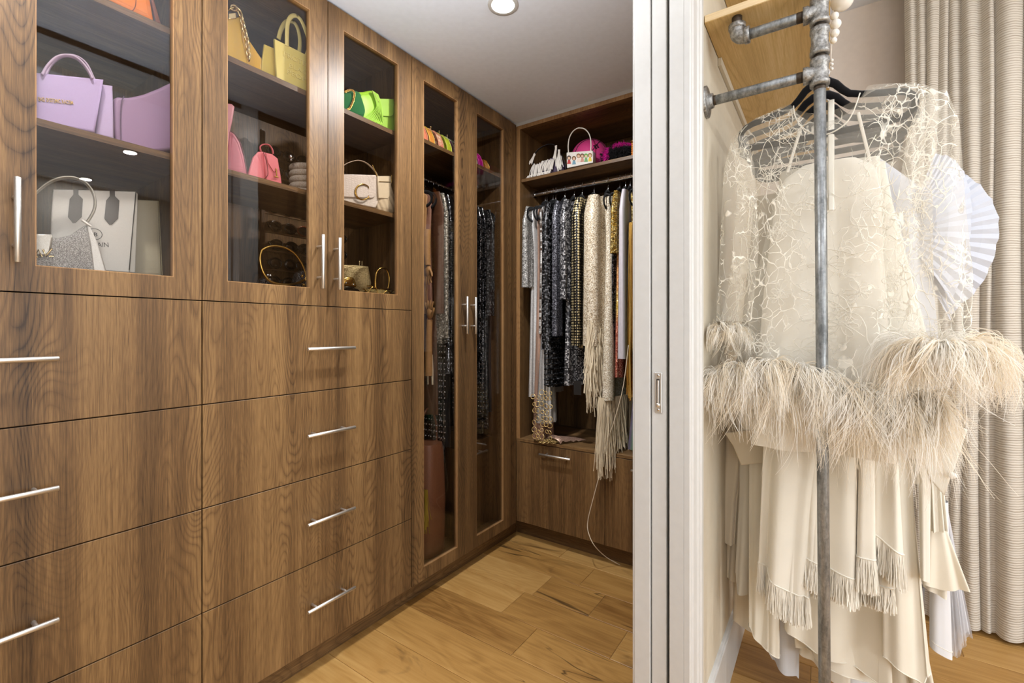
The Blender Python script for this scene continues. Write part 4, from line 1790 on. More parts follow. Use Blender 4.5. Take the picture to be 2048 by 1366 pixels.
def sequin(name, dark, mid, light, scale=220, square=False, metal=.85, rough=.22, base=None, edge_v=.3):
    t_ = NT(name)
    v = t_.voro(t_.coords('obj'), scale, 'F1', 0.0 if square else .8)
    if square:
        v.distance = 'CHEBYCHEV'
    c = t_.ramp(v.outputs['Color'], [(.2, dark), (.5, mid), (.8, light)])
    edge = t_.ramp(v.outputs['Distance'], [(.34, (1, 1, 1, 1)), (.50, (edge_v, edge_v, edge_v, 1))])
    q = t_.n('ShaderNodeMix', data_type='RGBA', blend_type='MULTIPLY')
    q.inputs[0].default_value = 1
    t_.l(c, q.inputs[6])
    t_.l(edge, q.inputs[7])
    t_.set(q.outputs[2], rough, metal)
    # every sequin tilts its own way
    nm = t_.n('ShaderNodeBump')
    nm.inputs['Strength'].default_value = .7
    nm.inputs['Distance'].default_value = .003
    t_.l(v.outputs['Color'], nm.inputs['Height'])
    t_.l(nm.outputs[0], t_.p.inputs['Normal'])
    return t_.m


def ombre(name, stops, scale, z0, z1, metal=.7):
    t_ = NT(name)
    g = t_.n('ShaderNodeSeparateXYZ')
    geo = t_.n('ShaderNodeNewGeometry')
    t_.l(geo.outputs['Position'], g.inputs[0])
    mr = t_.n('ShaderNodeMapRange')
    mr.inputs['From Min'].default_value = z0
    mr.inputs['From Max'].default_value = z1
    t_.l(g.outputs['Z'], mr.inputs['Value'])
    c = t_.ramp(mr.outputs[0], stops)
    v = t_.voro(t_.coords('obj'), scale)
    q = t_.mix(.35, c, t_.ramp(v.outputs['Color'], [(.2, (60, 40, 20)), (.8, (255, 240, 200))]))
    t_.set(q, .25, metal)
    t_.bump(v.outputs['Distance'], .9, .002)
    return t_.m


def beads_rows(name, bead, gap, rows=95, cols=95, rough=.3, metal=.3):
    t_ = NT(name)
    v = t_.voro(t_.coords('obj', (1, 1, 1)), rows, 'F1', 0.12)
    c = t_.ramp(v.outputs['Distance'], [(.36, bead), (.50, gap)])
    t_.set(c, rough, metal)
    t_.bump(t_.math('SUBTRACT', 1.0, v.outputs['Distance']), 1.0, .004)
    return t_.m


def stripes_v(t_, vec, scale):
    return None


MC = {
    'silver_seq': sequin('silver_sequins', (140, 136, 130), (206, 202, 196), (252, 250, 246), 200, False, .3, .35),
    'lame': plain((200, 198, 196), .32, .5, .5, .15, 120),
    'mirror': sequin('mirror_tiles', (96, 74, 60), (190, 180, 172), (252, 250, 246), 80, True, .45, .2),
    'black_rib': sequin('black_ribbed_sequins', (10, 10, 11), (26, 25, 26), (150, 150, 154), 120, False, .4, .3),
    'charcoal': sequin('charcoal_sequins', (44, 44, 50), (92, 92, 102), (200, 200, 212), 220, False, .3, .35),
    'gunmetal': sequin('gunmetal_mesh', (36, 36, 38), (86, 84, 88), (226, 224, 224), 150, True, .3, .35),
    'goldbead': beads_rows('gold_pearl_beads', (236, 216, 164), (22, 18, 16), 70),
    'champ': sequin('champagne_sequins', (160, 138, 108), (226, 206, 174), (255, 246, 228), 240, False, .05, .45, edge_v=.75),
    'champ2': sequin('champagne_beading', (170, 150, 120), (232, 216, 188), (255, 250, 236), 300, False, .05, .45, edge_v=.8),
    'goldseq': sequin('gold_sequins', (130, 90, 24), (214, 168, 60), (255, 234, 160), 160, False, .4, .3),
    'satin': plain((198, 192, 198), .35, 0, .5, .04, 60),
    'black_seq': sequin('black_sequins', (5, 5, 6), (18, 18, 20), (190, 190, 196), 190, False, .8, .2),
    'black_cloth': plain((15, 14, 15), .8),
    'tan': plain((176, 132, 84), .55, 0, .4, .08, 60),
    'brown': plain((88, 56, 36), .55, 0, .4, .1, 80),
    'lace_white': sequin('pearl_lace', (120, 112, 98), (206, 198, 180), (248, 244, 232), 130, False, .3, .4),
    'cream': plain((222, 206, 176), .7),
    'fr_champ': plain((226, 210, 180), .5),
}


def net(name, rgb, scale, thin=.16, metal=.4):
    t_ = NT(name)
    v = t_.voro(t_.coords('obj'), scale, 'DISTANCE_TO_EDGE', .3)
    a = t_.ramp(v.outputs['Distance'], [(thin, (1, 1, 1, 1)), (thin + .06, (.12, .12, .12, 1))])
    t_.set(lin(rgb), .4, metal)
    t_.l(a, t_.p.inputs['Alpha'])
    return t_.m


MC['fishnet'] = net('bronze_fishnet', (186, 150, 130), 190, .2)


def wall_garment(name, label, Y, zb, th, mat, sleeve=None, hw=.186, ztop=1.932, amp=.006, seed=0, nfold=4, flare=1.0, hl=None, upper=1.0, hanger=True, x0=0.0):
    """a garment on the end cabinet's rail: hanger along X"""
    t_ = Thing(name, label, name.split('_')[-1], 'clothes on the end rail')
    mb = MB()
    rows = [(ztop + .016, 0, .060, th * .55 * upper), (ztop - .004, 0, hw * .72, th * .75 * upper), (ztop - .03, 0, hw, th * .9 * upper), (ztop - .25, 0, hw * .93, th * upper), (zb, 0, hw * flare, th * 1.15)]
    drape(mb, rows, nfold, amp, seed, hem=None, start=0.0 if upper == 1.0 else .0, grow=1.0 if upper == 1.0 else 2.5)
    t_.part('body', place(mb, (XR + x0, Y, 0), 0), mat)
    if sleeve:
        zs, sm2 = sleeve
        for sg_, dy in ((-1, .004), (1, -.004)):
            mb = MB()
            xs = sg_ * (hw - .012)
            drape(mb, [(ztop - .012, xs, .030, th * .55), (ztop - .10, xs + sg_ * .018, .045, th * .8), ((ztop + zs) / 2, xs + sg_ * .022, .040, th * .78), (zs, xs + sg_ * .02, .043, th * .8)], 3, .004, seed + 3, ncol=28, nrow=16)
            t_.part('sleeve', place(mb, (XR + x0, Y + dy, 0), 0), sm2 or mat)
    r = t_
    if hanger:
        hang(Vector((XR, Y, ZR + .0155)), 0, hl or ('black velvet hanger holding the ' + label.split(' hanging')[0].split(' with')[0]), (.85 if sleeve else .95, 1, 1))
    return t_


def Yu(u, X=2.19):
    return at_x(u, 600, X).y


def Zv(v, X=2.22, u=1120):
    return at_x(u, v, X).z


wall_garment('sequin_blouse', 'short silver sequin blouse hanging nearest the corner', Yu(1053), Zv(570), .020, MC['silver_seq'], (Zv(572), None), seed=1).build()
t = wall_garment('lame_dress', 'liquid silver two-tier dress behind the short silver blouse', Yu(1066, 2.24), Zv(800), .024, MC['lame'], None, hw=.17, amp=.012, seed=2, nfold=7)
mb = MB()
drape(mb, [(1.30, 0, .05, .016), (1.0, 0, .058, .024), (Zv(851), 0, .062, .032)], 7, .010, 17, 60, 20)
t.part('lower_tier', place(mb, (XR - .135, Yu(1085, 2.21), 0), 0), MC['lame'])
t.build()
YFN = Yu(1071, 2.20)
t = wall_garment('fishnet_dress', 'bronze fishnet gown hung with rows of gold rings, trailing on the counter', YFN, .605, .030, MC['fishnet'], None, hw=.07, amp=.010, seed=3, nfold=5, flare=1.15, upper=.25, x0=-.108, ztop=1.90)
rg = MB()
rk = random.Random(9)
YRG = Yu(1084, 2.185)
ringm = plain((226, 196, 132), .3, .55)
for r in range(8):
    z = .628 + r * .036
    for c_ in range(5):
        x = XR - .215 + rk.uniform(-.004, .004)
        y = YRG - .052 + .026 * c_ + rk.uniform(-.004, .004)
        if rk.random() < .88:
            rg.torus((x, y, z + rk.uniform(-.006, .006)), rk.choice([.010, .013, .0145]), .0021, (1, rk.uniform(-.35, .35), rk.uniform(-.25, .25)), 14, 5)
t.part('gold_ring', rg, ringm, kind='stuff')
pl = MB()
for k in range(60):
    a = rk.uniform(0, 2 * PI)
    d = rk.uniform(0, 1)
    pl.torus((XR - .16 + .05 * d * math.cos(a), YRG + .0 + .07 * d * math.sin(a), .5955 + rk.uniform(0, .012)), .009, .0018, (rk.uniform(-.5, .5), rk.uniform(-.5, .5), 1), 10, 5)
t.part('gold_ring', pl, ringm, kind='stuff')
tr = MB()
P = [(XR - .17 + .16 * k / 10, Yu(1100, 2.24) - .02 - .008 * k, .592 + .020 * abs(math.sin(k * 1.3)) * (1 - k / 12) + .002) for k in range(11)]
tr.loft([[(p[0], p[1] + .05 * math.cos(a), p[2] + max(0, .028 * math.sin(a) * (1 - k / 14))) for a in [PI * q / 9 for q in range(10)]] for k, p in enumerate(P)], caps=False, ringclosed=False)
t.part('train', tr, MC['fishnet'])
t.build()
wall_garment('mirror_tile_dress', 'silver and bronze mirror tile mini dress', Yu(1075), Zv(668), .024, MC['mirror'], None, hw=.185, seed=4).build()
rib = wall_garment('ribbed_coat', 'long black ribbed coat with flecks of silver', Yu(1094), Zv(776), .030, MC['black_rib'], (Zv(700), None), seed=5, amp=.004)
rb = MB()
Yc = Yu(1094)
for k in range(34):
    z = 1.86 - k * (1.86 - Zv(770)) / 33
    ringp = [(XR + .222 * math.copysign(abs(math.cos(a)) ** .8, math.cos(a)), Yc + .040 * math.sin(a), z) for a in [2 * PI * q / 26 for q in range(26)]]
    rb.tube(ringp, .006, 6, closed=True)
rib.part('ribbing', rb, MC['black_rib'])
rib.build()
wall_garment('charcoal_jacket', 'charcoal sparkling jacket with long sleeves', Yu(1113), Zv(600), .026, MC['charcoal'], (Zv(672), None), seed=6).build()
wall_garment('gunmetal_dress', 'gunmetal metal-mesh dress between the charcoal jacket and the bead-covered jacket', Yu(1130), Zv(770), .030, MC['gunmetal'], (Zv(600), None), seed=7, amp=.009).build()
bj = wall_garment('beaded_jacket', 'jacket covered with rows of gold pearl beads on black', Yu(1155), Zv(694), .034, MC['goldbead'], (Zv(690), None), seed=8, amp=.003)
bj.build()
fd = wall_garment('fringed_dress', 'champagne sequin dress with thick wavy fringe from hip to hem', Yu(1184), Zv(752), .052, MC['champ'], (Zv(690), None), seed=9, amp=.007, nfold=5)
Yc = Yu(1185)
fr = MB()
P0 = []
for k in range(900):
    a = RNG.uniform(0, 2 * PI)
    zt = RNG.uniform(Zv(745), Zv(640))
    P0.append((XR - .02 + .225 * math.copysign(abs(math.cos(a)) ** .8, math.cos(a)), Yc + .048 * math.sin(a), zt))
fringe_strands(fr, P0, .16, .4, .014, .0017, 8, .010)
fd.part('fringe', fr, MC['fr_champ'], kind='stuff')
fd.build()
gw = wall_garment('slim_gown', 'slim champagne beaded gown flaring into long fringe over the counter', Yu(1209), Zv(790), .034, MC['champ2'], None, hw=.19, seed=10, amp=.016, flare=1.18, nfold=3)
Yc = Yu(1207)
fr = MB()
P0 = []
for k in range(420):
    a = RNG.uniform(0, 2 * PI)
    P0.append((XR + .222 * math.copysign(abs(math.cos(a)) ** .8, math.cos(a)), Yc + .052 * math.sin(a), Zv(785)))
P0 = np.array(P0)
inside = P0[:, 0] > XB + .006
fringe_strands(fr, P0[inside], .28, .2, .02, .0013, 9, .010, .5915)
fringe_strands(fr, P0[~inside] + np.array([-.012, 0, 0]), .34, .25, .02, .0013, 9, .006)
gw.part('fringe', fr, MC['fr_champ'], kind='stuff')
gw.build()
wall_garment('beaded_camisole', 'narrow black beaded camisole squeezed beside the slim champagne gown', Yu(1221), Zv(712), .014, MC['black_seq'], None, seed=11).build()
wall_garment('ombre_gown', 'gold sequin gown fading to red at the hem', Yu(1231), Zv(748), .022, ombre('gold_red_ombre', [(.0, (214, 170, 70)), (.5, (196, 110, 30)), (.62, (224, 184, 60)), (.72, (196, 60, 50)), (1, (170, 24, 40))], 260, 1.92, Zv(748)), (Zv(520), MC['goldseq']), seed=12).build()
wall_garment('satin_shirt', 'pale grey satin shirt with a paper tag', Yu(1247), Zv(712), .020, MC['satin'], (Zv(712), None), seed=13, amp=.005).build()
cg = wall_garment('chain_dress', 'gold dress of hanging chains next to the white jamb', Yu(1260), Zv(600), .022, MC['goldseq'], None, seed=14)
fr = MB()
P0 = [(XR + .20 * math.copysign(abs(math.cos(a)) ** .8, math.cos(a)), Yu(1260) + .03 * math.sin(a), 1.75) for a in RNG.uniform(0, 2 * PI, 320)]
fringe_strands(fr, P0, 1.75 - Zv(770), .06, .01, .0020, 9, .006)
cg.part('chain_fringe', fr, M['gold'], kind='stuff')
cg.build()
ig = NT('iridescent_organza')
lw = ig.n('ShaderNodeLayerWeight')
ig.set(ig.ramp(lw.outputs['Facing'], [(.1, (110, 190, 140)), (.5, (170, 214, 176)), (.8, (190, 176, 214))]), .15, .4)
ig.p.inputs['Alpha'].default_value = .75
wall_garment('iridescent_dress', 'iridescent green organza dress whose ruffled hem peeks past the jamb', Yu(1298, 2.24), .60, .035, ig.m, None, hw=.20, seed=15, amp=.05, nfold=5, flare=1.15).build()
# swing ticket and cream cord
tk = Thing('swing_ticket', 'black swing ticket hanging below the gunmetal dress', 'tag')
pa = at_x(1155, 770, 2.20)
tk.part('card', MB().bbox(pa.x - .001, pa.x + .001, pa.y - .022, pa.y + .022, Zv(790, 2.2, 1155), Zv(762, 2.2, 1155), .0004), plain((28, 26, 26), .5))
tk.part('string', MB().tube([(pa.x, pa.y, Zv(763, 2.2, 1155)), (pa.x + .01, pa.y + .004, Zv(700, 2.2, 1155)), (pa.x + .03, pa.y, Zv(640, 2.2, 1155))], .0008, 5), plain((30, 28, 28), .6))
tk.build()
cd = MB()
cp = [at_x(1257, 690, 2.185), at_x(1247, 770, 2.185), at_x(1232, 830, 2.185), at_x(1214, 885, 2.19), at_x(1204, 915, 2.205), at_x(1196, 960, 2.205), at_x(1183, 1010, 2.20), at_x(1176, 1040, 2.195), at_x(1176, 1062, 2.18), at_x(1188, 1090, 2.15)]
cp += [at_x(1212, 1114, 2.22), at_z(1240, 1130, .0028)]
cd.tube(spline(cp, 6), .0022, 6)
one('cord', cd, plain((226, 210, 184), .7), 'thin cream cord dangling from the rail down to the oak floor', 'cord')

# ------------------------------------------------------------------ clothes inside the glazed wardrobe
def ward_garment(name, label, X, zb, th, mat, sleeve=None, hw=.20, ztop=1.912, amp=.006, seed=0, nfold=4, flare=1.0):
    t_ = Thing(name, label, name.split('_')[-1], 'clothes inside the glazed wardrobe')
    mb = MB()
    rows = [(ztop + .016, 0, .060, th * .55), (ztop - .004, 0, hw * .72, th * .75), (ztop - .03, 0, hw, th * .9), (ztop - .25, 0, hw * .93, th), (zb, 0, hw * flare, th * 1.15)]
    drape(mb, rows, nfold, amp, seed)
    t_.part('body', place(mb, (X, 1.79, 0), PI / 2), mat)
    if sleeve:
        for sg_ in (-1, 1):
            mb = MB()
            xs = sg_ * (hw - .012)
            drape(mb, [(ztop - .012, xs, .030, th * .55), (ztop - .10, xs + sg_ * .014, .042, th * .8), (sleeve, xs + sg_ * .014, .040, th * .8)], 3, .004, seed + 3, ncol=28, nrow=14)
            t_.part('sleeve', place(mb, (X, 1.79, 0), PI / 2), mat)
    hang(Vector((X, 1.79, 2.0438)), PI / 2, 'black velvet hanger holding the ' + label.split(' in the')[0].split(' with')[0].split(' behind')[0], (.95, 1, 1))
    return t_


g1 = ward_garment('tan_bodysuit', 'tan body suit with a pair of stuffed hands in the left side of the wardrobe', 1.612, 1.30, .016, MC['tan'], None, hw=.19, seed=20)
hz = 1.46
for k, (dx, y, z0, up_) in enumerate(((0, 1.585, 1.50, -1), (.012, 1.585, 1.30, 1))):
    hnd = MB()
    L = .20
    pts = [(1.592 + dx, y, z0 + (.20 if up_ < 0 else -.30)), (1.594 + dx, y, z0 + (.08 if up_ < 0 else -.12)), (1.595 + dx, y - .004, z0 + .03 * (-up_))]
    hnd.tube(pts, [.020, .017, .015], 10)
    hnd.ball((1.595 + dx, y - .006, z0), .022, 14, 10, (.6, .95, 1.25))
    for j in range(4):
        a = (j - 1.5) * .22
        p0 = Vector((1.593 + dx, y - .006 + (j - 1.5) * .0095, z0 + up_ * .020))
        l_ = (.036, .044, .041, .032)[j]
        hnd.tube([p0, p0 + Vector((-.004, math.sin(a) * l_ * .5, up_ * l_ * .55)), p0 + Vector((-.001, math.sin(a) * l_, up_ * l_))], [.0058, .0054, .0042], 8)
    p0 = Vector((1.591 + dx, y - .022, z0 - up_ * .006))
    hnd.tube([p0, p0 + Vector((-.004, -.014, up_ * .014)), p0 + Vector((-.004, -.018, up_ * .032))], [.0066, .006, .0045], 8)
    g1.part('stuffed_hand', hnd, MC['tan'])
g1.build()
g2 = ward_garment('ribbon_dress', 'dusty pink dress of long ribbons with pale gloves at the ends', 1.642, 1.35, .018, plain((150, 110, 92), .5, 0, .4, .1, 60), None, hw=.19, seed=21)
rb = MB()
for k in range(14):
    y = 1.60 + .028 * k
    zb = rk.uniform(.95, 1.1)
    rb.tube([(1.640, y, 1.42), (1.632 + rk.uniform(-.01, .01), y - .006, 1.25), (1.636, y + rk.uniform(-.01, .01), zb)], .007, 6, flat=.25)
g2.part('ribbon', rb, plain((170, 126, 104), .5), kind='stuff')
gl_ = MB()
for k in range(2):
    y = 1.588 + .03 * k
    gl_.tube([(1.628, y, 1.10), (1.626, y - .004, 1.02), (1.624, y - .010, .955)], [.012, .016, .009], 8, flat=.5)
g2.part('glove', gl_, MC['cream'])
g2.build()
ward_garment('brown_coat', 'brown leather coat in the left side of the wardrobe', 1.668, .80, .014, MC['brown'], 1.3, seed=22).build()
ward_garment('lace_jacket', 'cream pearl lace jacket in the left side of the wardrobe', 1.698, 1.15, .018, MC['lace_white'], 1.18, seed=23).build()
for k, (X, zb, z2, m_, nm, lab) in enumerate(((1.730, .55, 1.0, 'black_seq', 'beaded_gown', 'black gown with strings of silver beads behind the cream lace jacket'), (1.762, .62, 1.1, 'black_cloth', 'black_coat', 'plain black coat beside the beaded gown'), (1.792, .70, None, 'black_seq', 'sequin_gown', 'black sequin gown behind the middle stiles of the wardrobe'), (1.830, .60, 1.2, 'black_cloth', 'velvet_dress', 'black velvet dress left of the long sequin dress'), (1.870, .9, 1.3, 'charcoal', 'charcoal_dress', 'charcoal glittering dress in the wardrobe'), (1.910, .75, None, 'black_cloth', 'jersey_dress', 'black jersey dress in the right side of the wardrobe'), (1.975, .98, 1.1, 'black_seq', 'sequin_jacket', 'black sequin jacket at the left of the right-hand pane'), (2.010, .92, 1.05, 'black_seq', 'metallic_jacket', 'black metallic jacket in the right-hand pane'), (2.045, .64, None, 'black_seq', 'long_sequin_dress', 'long black sequin dress in the right-hand pane'), (2.080, .66, 1.3, 'black_rib', 'ribbed_gown', 'long black ribbed sequin gown in the right-hand pane'), (2.118, .75, None, 'black_cloth', 'black_skirt', 'black skirt against the right end of the wardrobe'))):
    g = ward_garment(nm, lab, X, zb, .016, MC[m_], z2, seed=30 + k)
    if nm in ('beaded_gown', 'sequin_gown', 'long_sequin_dress'):
        bd = MB()
        for j in range(9):
            y = 1.578 + .018 * j
            x = X - .020 - .004 * (j % 2)
            n_ = 40
            for q in range(n_):
                z = 1.80 - (1.80 - zb - .1) * q / n_
                bd.ball((x + .003 * math.sin(q * .9), y, z), .0042, 6, 4)
        g.part('bead_string', bd, M['chrome'], kind='stuff')
    g.build()
# things at the bottom of the wardrobe
zf = .093 + TH + .0008
t = bag('brown leather bucket bag standing at the bottom of the wardrobe')
b = MB()
cx, cy = 1.66, 1.64
rings = []
for z, rx, ry in ((zf, .075, .06), (zf + .02, .085, .07), (.38, .09, .075), (.62, .075, .07), (.66, .07, .06)):
    rings.append([(cx + rx * math.cos(a), cy + ry * math.sin(a) * (1 + .06 * math.sin(5 * a)), z) for a in [2 * PI * q / 26 for q in range(26)]])
b.loft(rings, caps=True)
t.part('body', b, plain((132, 84, 58), .45, 0, .5, .1, 200))
fr = MB()
P0 = [(cx - .088 + .01 * RNG.uniform(), cy - .075 + RNG.uniform() * .1, .46) for _ in range(120)]
fringe_strands(fr, P0, .18, .2, .01, .0015, 6, .01)
t.part('fringe', fr, plain((190, 160, 50), .6), kind='stuff')
h = MB().tube(spline([(cx - .06, cy, .64), (cx - .055, cy, .76), (cx, cy, .83), (cx + .05, cy, .76), (cx + .06, cy, .64)], 6), .006, 8)
t.part('handle', h, plain((112, 70, 46), .45))
t.build()
# ================================================================== pine shelves, pipe rack and the cream dresses
sh = MB().bbox(1.397, 2.747, -.006, .2905, 2.096, 2.118, .0012)
t = Thing('wall_shelf', 'raw pine shelf board above the galvanised pipe rack', 'shelf')
t.part('board', sh, M['pine'])
t.part('end_grain', MB().box(1.3962, 1.3975, -.0045, .2892, 2.0975, 2.1165), M['pine_end'])
t.part('cleat', MB().bbox(1.60, 2.747, .2805, .2915, 2.070, 2.0955, .001), M['beige_wall'])
t.build()
t = Thing('wall_shelf', 'second pine shelf board, higher up on the bedroom wall', 'shelf')
t.part('board', MB().bbox(1.397, 2.747, -.006, .2905, 2.350, 2.372, .0012), M['pine'])
t.part('end_grain', MB().box(1.3962, 1.3975, -.0045, .2892, 2.3515, 2.3705), M['pine_end'])
t.build()

XP, YP, RP = 1.42, .0165, .01335
ZL, ZM, ZU = 1.879, 1.9575, 2.036
rack = Thing('pipe_rack', 'galvanised steel pipe clothes rack with cast fittings under the pine shelf', 'clothes rack')
bot = Vector((1.42, .004, .0))
topp = Vector((XP, YP, ZL - .02))
v = MB().cyl(bot + Vector((0, 0, .012)), topp, RP, 18)
rack.part('upright_pipe', v, M['galvanised'])
rack.part('floor_flange', MB().lathe([(.045, 0), (.045, .006), (.022, .009), (.020, .03), (.0135, .031)], bot + Vector((0, 0, .0004)), seg=28), M['cast'])


def tee(z, branch):
    mb = MB()
    h = .034
    prof = [(.0140, -h), (.0218, -h), (.0222, -h + .011), (.0196, -h + .014), (.0190, 0), (.0196, h - .014), (.0222, h - .011), (.0218, h), (.0140, h)]
    mb.lathe([(r, hh + h) for r, hh in prof], (XP, YP, z - h), seg=24)
    if branch is not None:
        b = Vector(branch)
        mb.lathe([(.0188, 0), (.0188, .022), (.0218, .025), (.0220, .036), (.0138, .0365)], (XP, YP, z), b, 24)
    return mb


rack.part('tee_fitting', tee(ZL, (0, 1, 0)), M['cast'])
rack.part('tee_fitting', tee(ZM, (1, 0, 0)), M['cast'])
rack.part('tee_fitting', tee(ZU, (0, 1, 0)), M['cast'])
nip = MB()
for za, zb in ((ZL + .034, ZM - .034), (ZM + .034, ZU - .034), (ZU + .034, 2.0955)):
    n_ = 5
    prof = [(RP - .0006 + .0008 * (k % 2), (zb - za) * k / (2 * n_)) for k in range(2 * n_ + 1)]
    nip.lathe(prof, (XP, YP, za), seg=18)
rack.part('nipple', nip, M['thread'])
th = MB()
th.cyl((XP, YP, ZL - .046), (XP, YP, ZL - .0335), RP + .0004, 18)
for z, y1 in ((ZL, .270), (ZU, .222)):
    th.cyl((XP, YP + .036, z), (XP, YP + .051, z), RP + .0003, 18)
th.cyl((XP, .262, ZL), (XP, .274, ZL), RP + .0003, 18)
th.cyl((XP, .178, ZU), (XP, .192, ZU), RP + .0003, 18)
rack.part('thread', th, M['thread'])
rack.part('wall_arm', MB().cyl((XP, YP + .05, ZL), (XP, .264, ZL), RP, 18), M['galvanised'])
rack.part('wall_flange', MB().lathe([(.044, 0), (.044, .006), (.040, .008), (.022, .010), (.020, .021), (.0135, .0215)], (XP, .2915, ZL), (0, -1, 0), 28), M['cast'])
rack.part('upper_arm', MB().cyl((XP, YP + .05, ZU), (XP, .180, ZU), RP, 18), M['galvanised'])
el = MB()
ye = .2070
pts = [(XP, ye - .016 + .016 * (1 - math.sin(a)) * 0 + .018 * math.sin(a) * 1.0, ZU + .018 * (1 - math.cos(a))) for a in [PI / 2 * k / 8 for k in range(9)]]
el.tube([(XP, ye - .026, ZU)] + pts + [(XP, ye + .002, ZU + .030)], .0188, 20)
el.lathe([(.0138, -.006), (.0220, -.006), (.0224, .006), (.0190, .008)], (XP, ye - .024, ZU), (0, 1, 0), 22)
el.lathe([(.0190, -.008), (.0222, -.006), (.0220, .005), (.0138, .006)], (XP, ye + .002, ZU + .032), (0, 0, 1), 22)
rack.part('elbow_fitting', el, M['cast'])
rack.part('nipple', MB().cyl((XP, ye + .002, ZU + .036), (XP, ye + .002, 2.0955), RP, 18), M['thread'])
rack.part('hanging_rail', MB().cyl((XP + .03, YP, ZM), (2.742, YP, ZM), RP, 18), M['galvanised'])
rack.part('wall_flange', MB().lathe([(.044, 0), (.044, .006), (.022, .010), (.020, .021), (.0135, .0215)], (2.7495, YP, ZM), (-1, 0, 0), 28), M['cast'])
rack.build()
ZRAIL = ZM + RP + .0008

# ------------------------------------------------------------------ fabrics
def cloth(name, rgb, rough=.8, weave=900, sheen=.25, trans=0.0):
    t_ = NT(name)
    nz = t_.noise(t_.coords('obj', (weave, weave, weave)), 1, 2)
    big = t_.noise(t_.coords('obj'), 6, 3)
    c = lin(rgb)
    d = tuple(x * .93 for x in c[:3]) + (1,)
    t_.set(t_.ramp(big, [(.3, d), (.7, c)]), rough, 0, .25)
    t_.p.inputs['Sheen Weight'].default_value = sheen
    t_.bump(nz, .12, .0006)
    if trans > 0:
        tl = t_.n('ShaderNodeBsdfTranslucent')
        tl.inputs[0].default_value = c
        mx = t_.n('ShaderNodeMixShader')
        mx.inputs[0].default_value = trans
        t_.l(t_.p.outputs[0], mx.inputs[1])
        t_.l(tl.outputs[0], mx.inputs[2])
        t_.l(mx.outputs[0], t_.out.inputs[0])
    return t_.m


M['cream'] = cloth('cream_crepe', (236, 229, 214))
M['satin'] = cloth('cream_satin', (234, 226, 209), .45, 1200, .1)
M['ivory'] = cloth('ivory_wool', (240, 234, 220))
M['tan_cloth'] = cloth('tan_crepe', (224, 211, 188))
M['white_cloth'] = cloth('white_cotton', (228, 228, 231))
M['slip'] = cloth('cream_slip', (240, 233, 219), .6, 1000, .1)
M['fringe_c'] = cloth('cream_fringe', (242, 235, 220), .7)


def sheer(name, rgb, alpha):
    t_ = NT(name)
    t_.set(lin(rgb), .6)
    t_.p.inputs['Alpha'].default_value = alpha
    return t_.m


M['tulle'] = sheer('white_tulle', (236, 236, 240), .35)


def lace():
    t_ = NT('corded_lace')
    base = t_.coords('obj', (1, 1, .75))
    wn = t_.n('ShaderNodeTexNoise')
    t_.l(base, wn.inputs['Vector'])
    wn.inputs['Scale'].default_value = 13
    wn.inputs['Detail'].default_value = 3
    vm = t_.n('ShaderNodeVectorMath', operation='MULTIPLY_ADD')
    t_.l(wn.outputs['Color'], vm.inputs[0])
    vm.inputs[1].default_value = (.07, .07, .07)
    t_.l(base, vm.inputs[2])
    w = vm.outputs[0]
    v1 = t_.voro(w, 15, 'DISTANCE_TO_EDGE')
    l1 = t_.ramp(v1.outputs['Distance'], [(.006, (1, 1, 1, 1)), (.02, (0, 0, 0, 1))])
    g1 = t_.ramp(t_.noise(t_.coords('obj', (1, 1, .8)), 9, 2), [(.44, (0, 0, 0, 1)), (.52, (1, 1, 1, 1))])
    l1 = t_.math('MULTIPLY', l1, g1)
    v2 = t_.voro(w, 36, 'DISTANCE_TO_EDGE')
    l2 = t_.ramp(v2.outputs['Distance'], [(.02, (1, 1, 1, 1)), (.05, (0, 0, 0, 1))])
    gate = t_.noise(t_.coords('obj', (1, 1, .7)), 11, 2)
    l2 = t_.math('MULTIPLY', l2, t_.ramp(gate, [(.48, (0, 0, 0, 1)), (.56, (1, 1, 1, 1))]))
    pet = t_.voro(w, 19, 'SMOOTH_F1')
    mot = t_.ramp(pet.outputs['Distance'], [(.16, (1, 1, 1, 1)), (.22, (0, 0, 0, 1))])
    gate2 = t_.ramp(t_.noise(t_.coords('obj'), 7, 2), [(.50, (0, 0, 0, 1)), (.58, (1, 1, 1, 1))])
    mot = t_.math('MULTIPLY', mot, gate2)
    a = t_.math('MAXIMUM', t_.math('MAXIMUM', t_.math('MULTIPLY', l1, .95), t_.math('MULTIPLY', l2, .8)), t_.math('MULTIPLY', mot, .75))
    a = t_.math('MAXIMUM', a, .15)
    t_.set(lin((248, 241, 226)), .7, 0, .2)
    t_.l(a, t_.p.inputs['Alpha'])
    t_.bump(a, .5, .002)
    return t_.m


M['lace'] = lace()


def px_rows(X, rows, th):
    out = []
    for k, (v_, uL, uR) in enumerate(rows):
        a, b = at_x(uL, v_, X), at_x(uR, v_, X)
        out.append(((a.z + b.z) / 2, (a.y + b.y) / 2, abs(a.y - b.y) / 2, th if not isinstance(th, (list, tuple)) else th[k]))
    return out


def px_hem(X, last, hem):
    v_, uL, uR = last
    us = [h[0] for h in hem]
    vs = [h[1] for h in hem]

    def f_(q, st):
        u = uL + (1 - max(-1, min(1, q))) / 2 * (uR - uL)
        vv = float(np.interp(u, us, vs))
        dX = ray(u, vv).x
        return (v_ - vv) * X / dX
    return f_


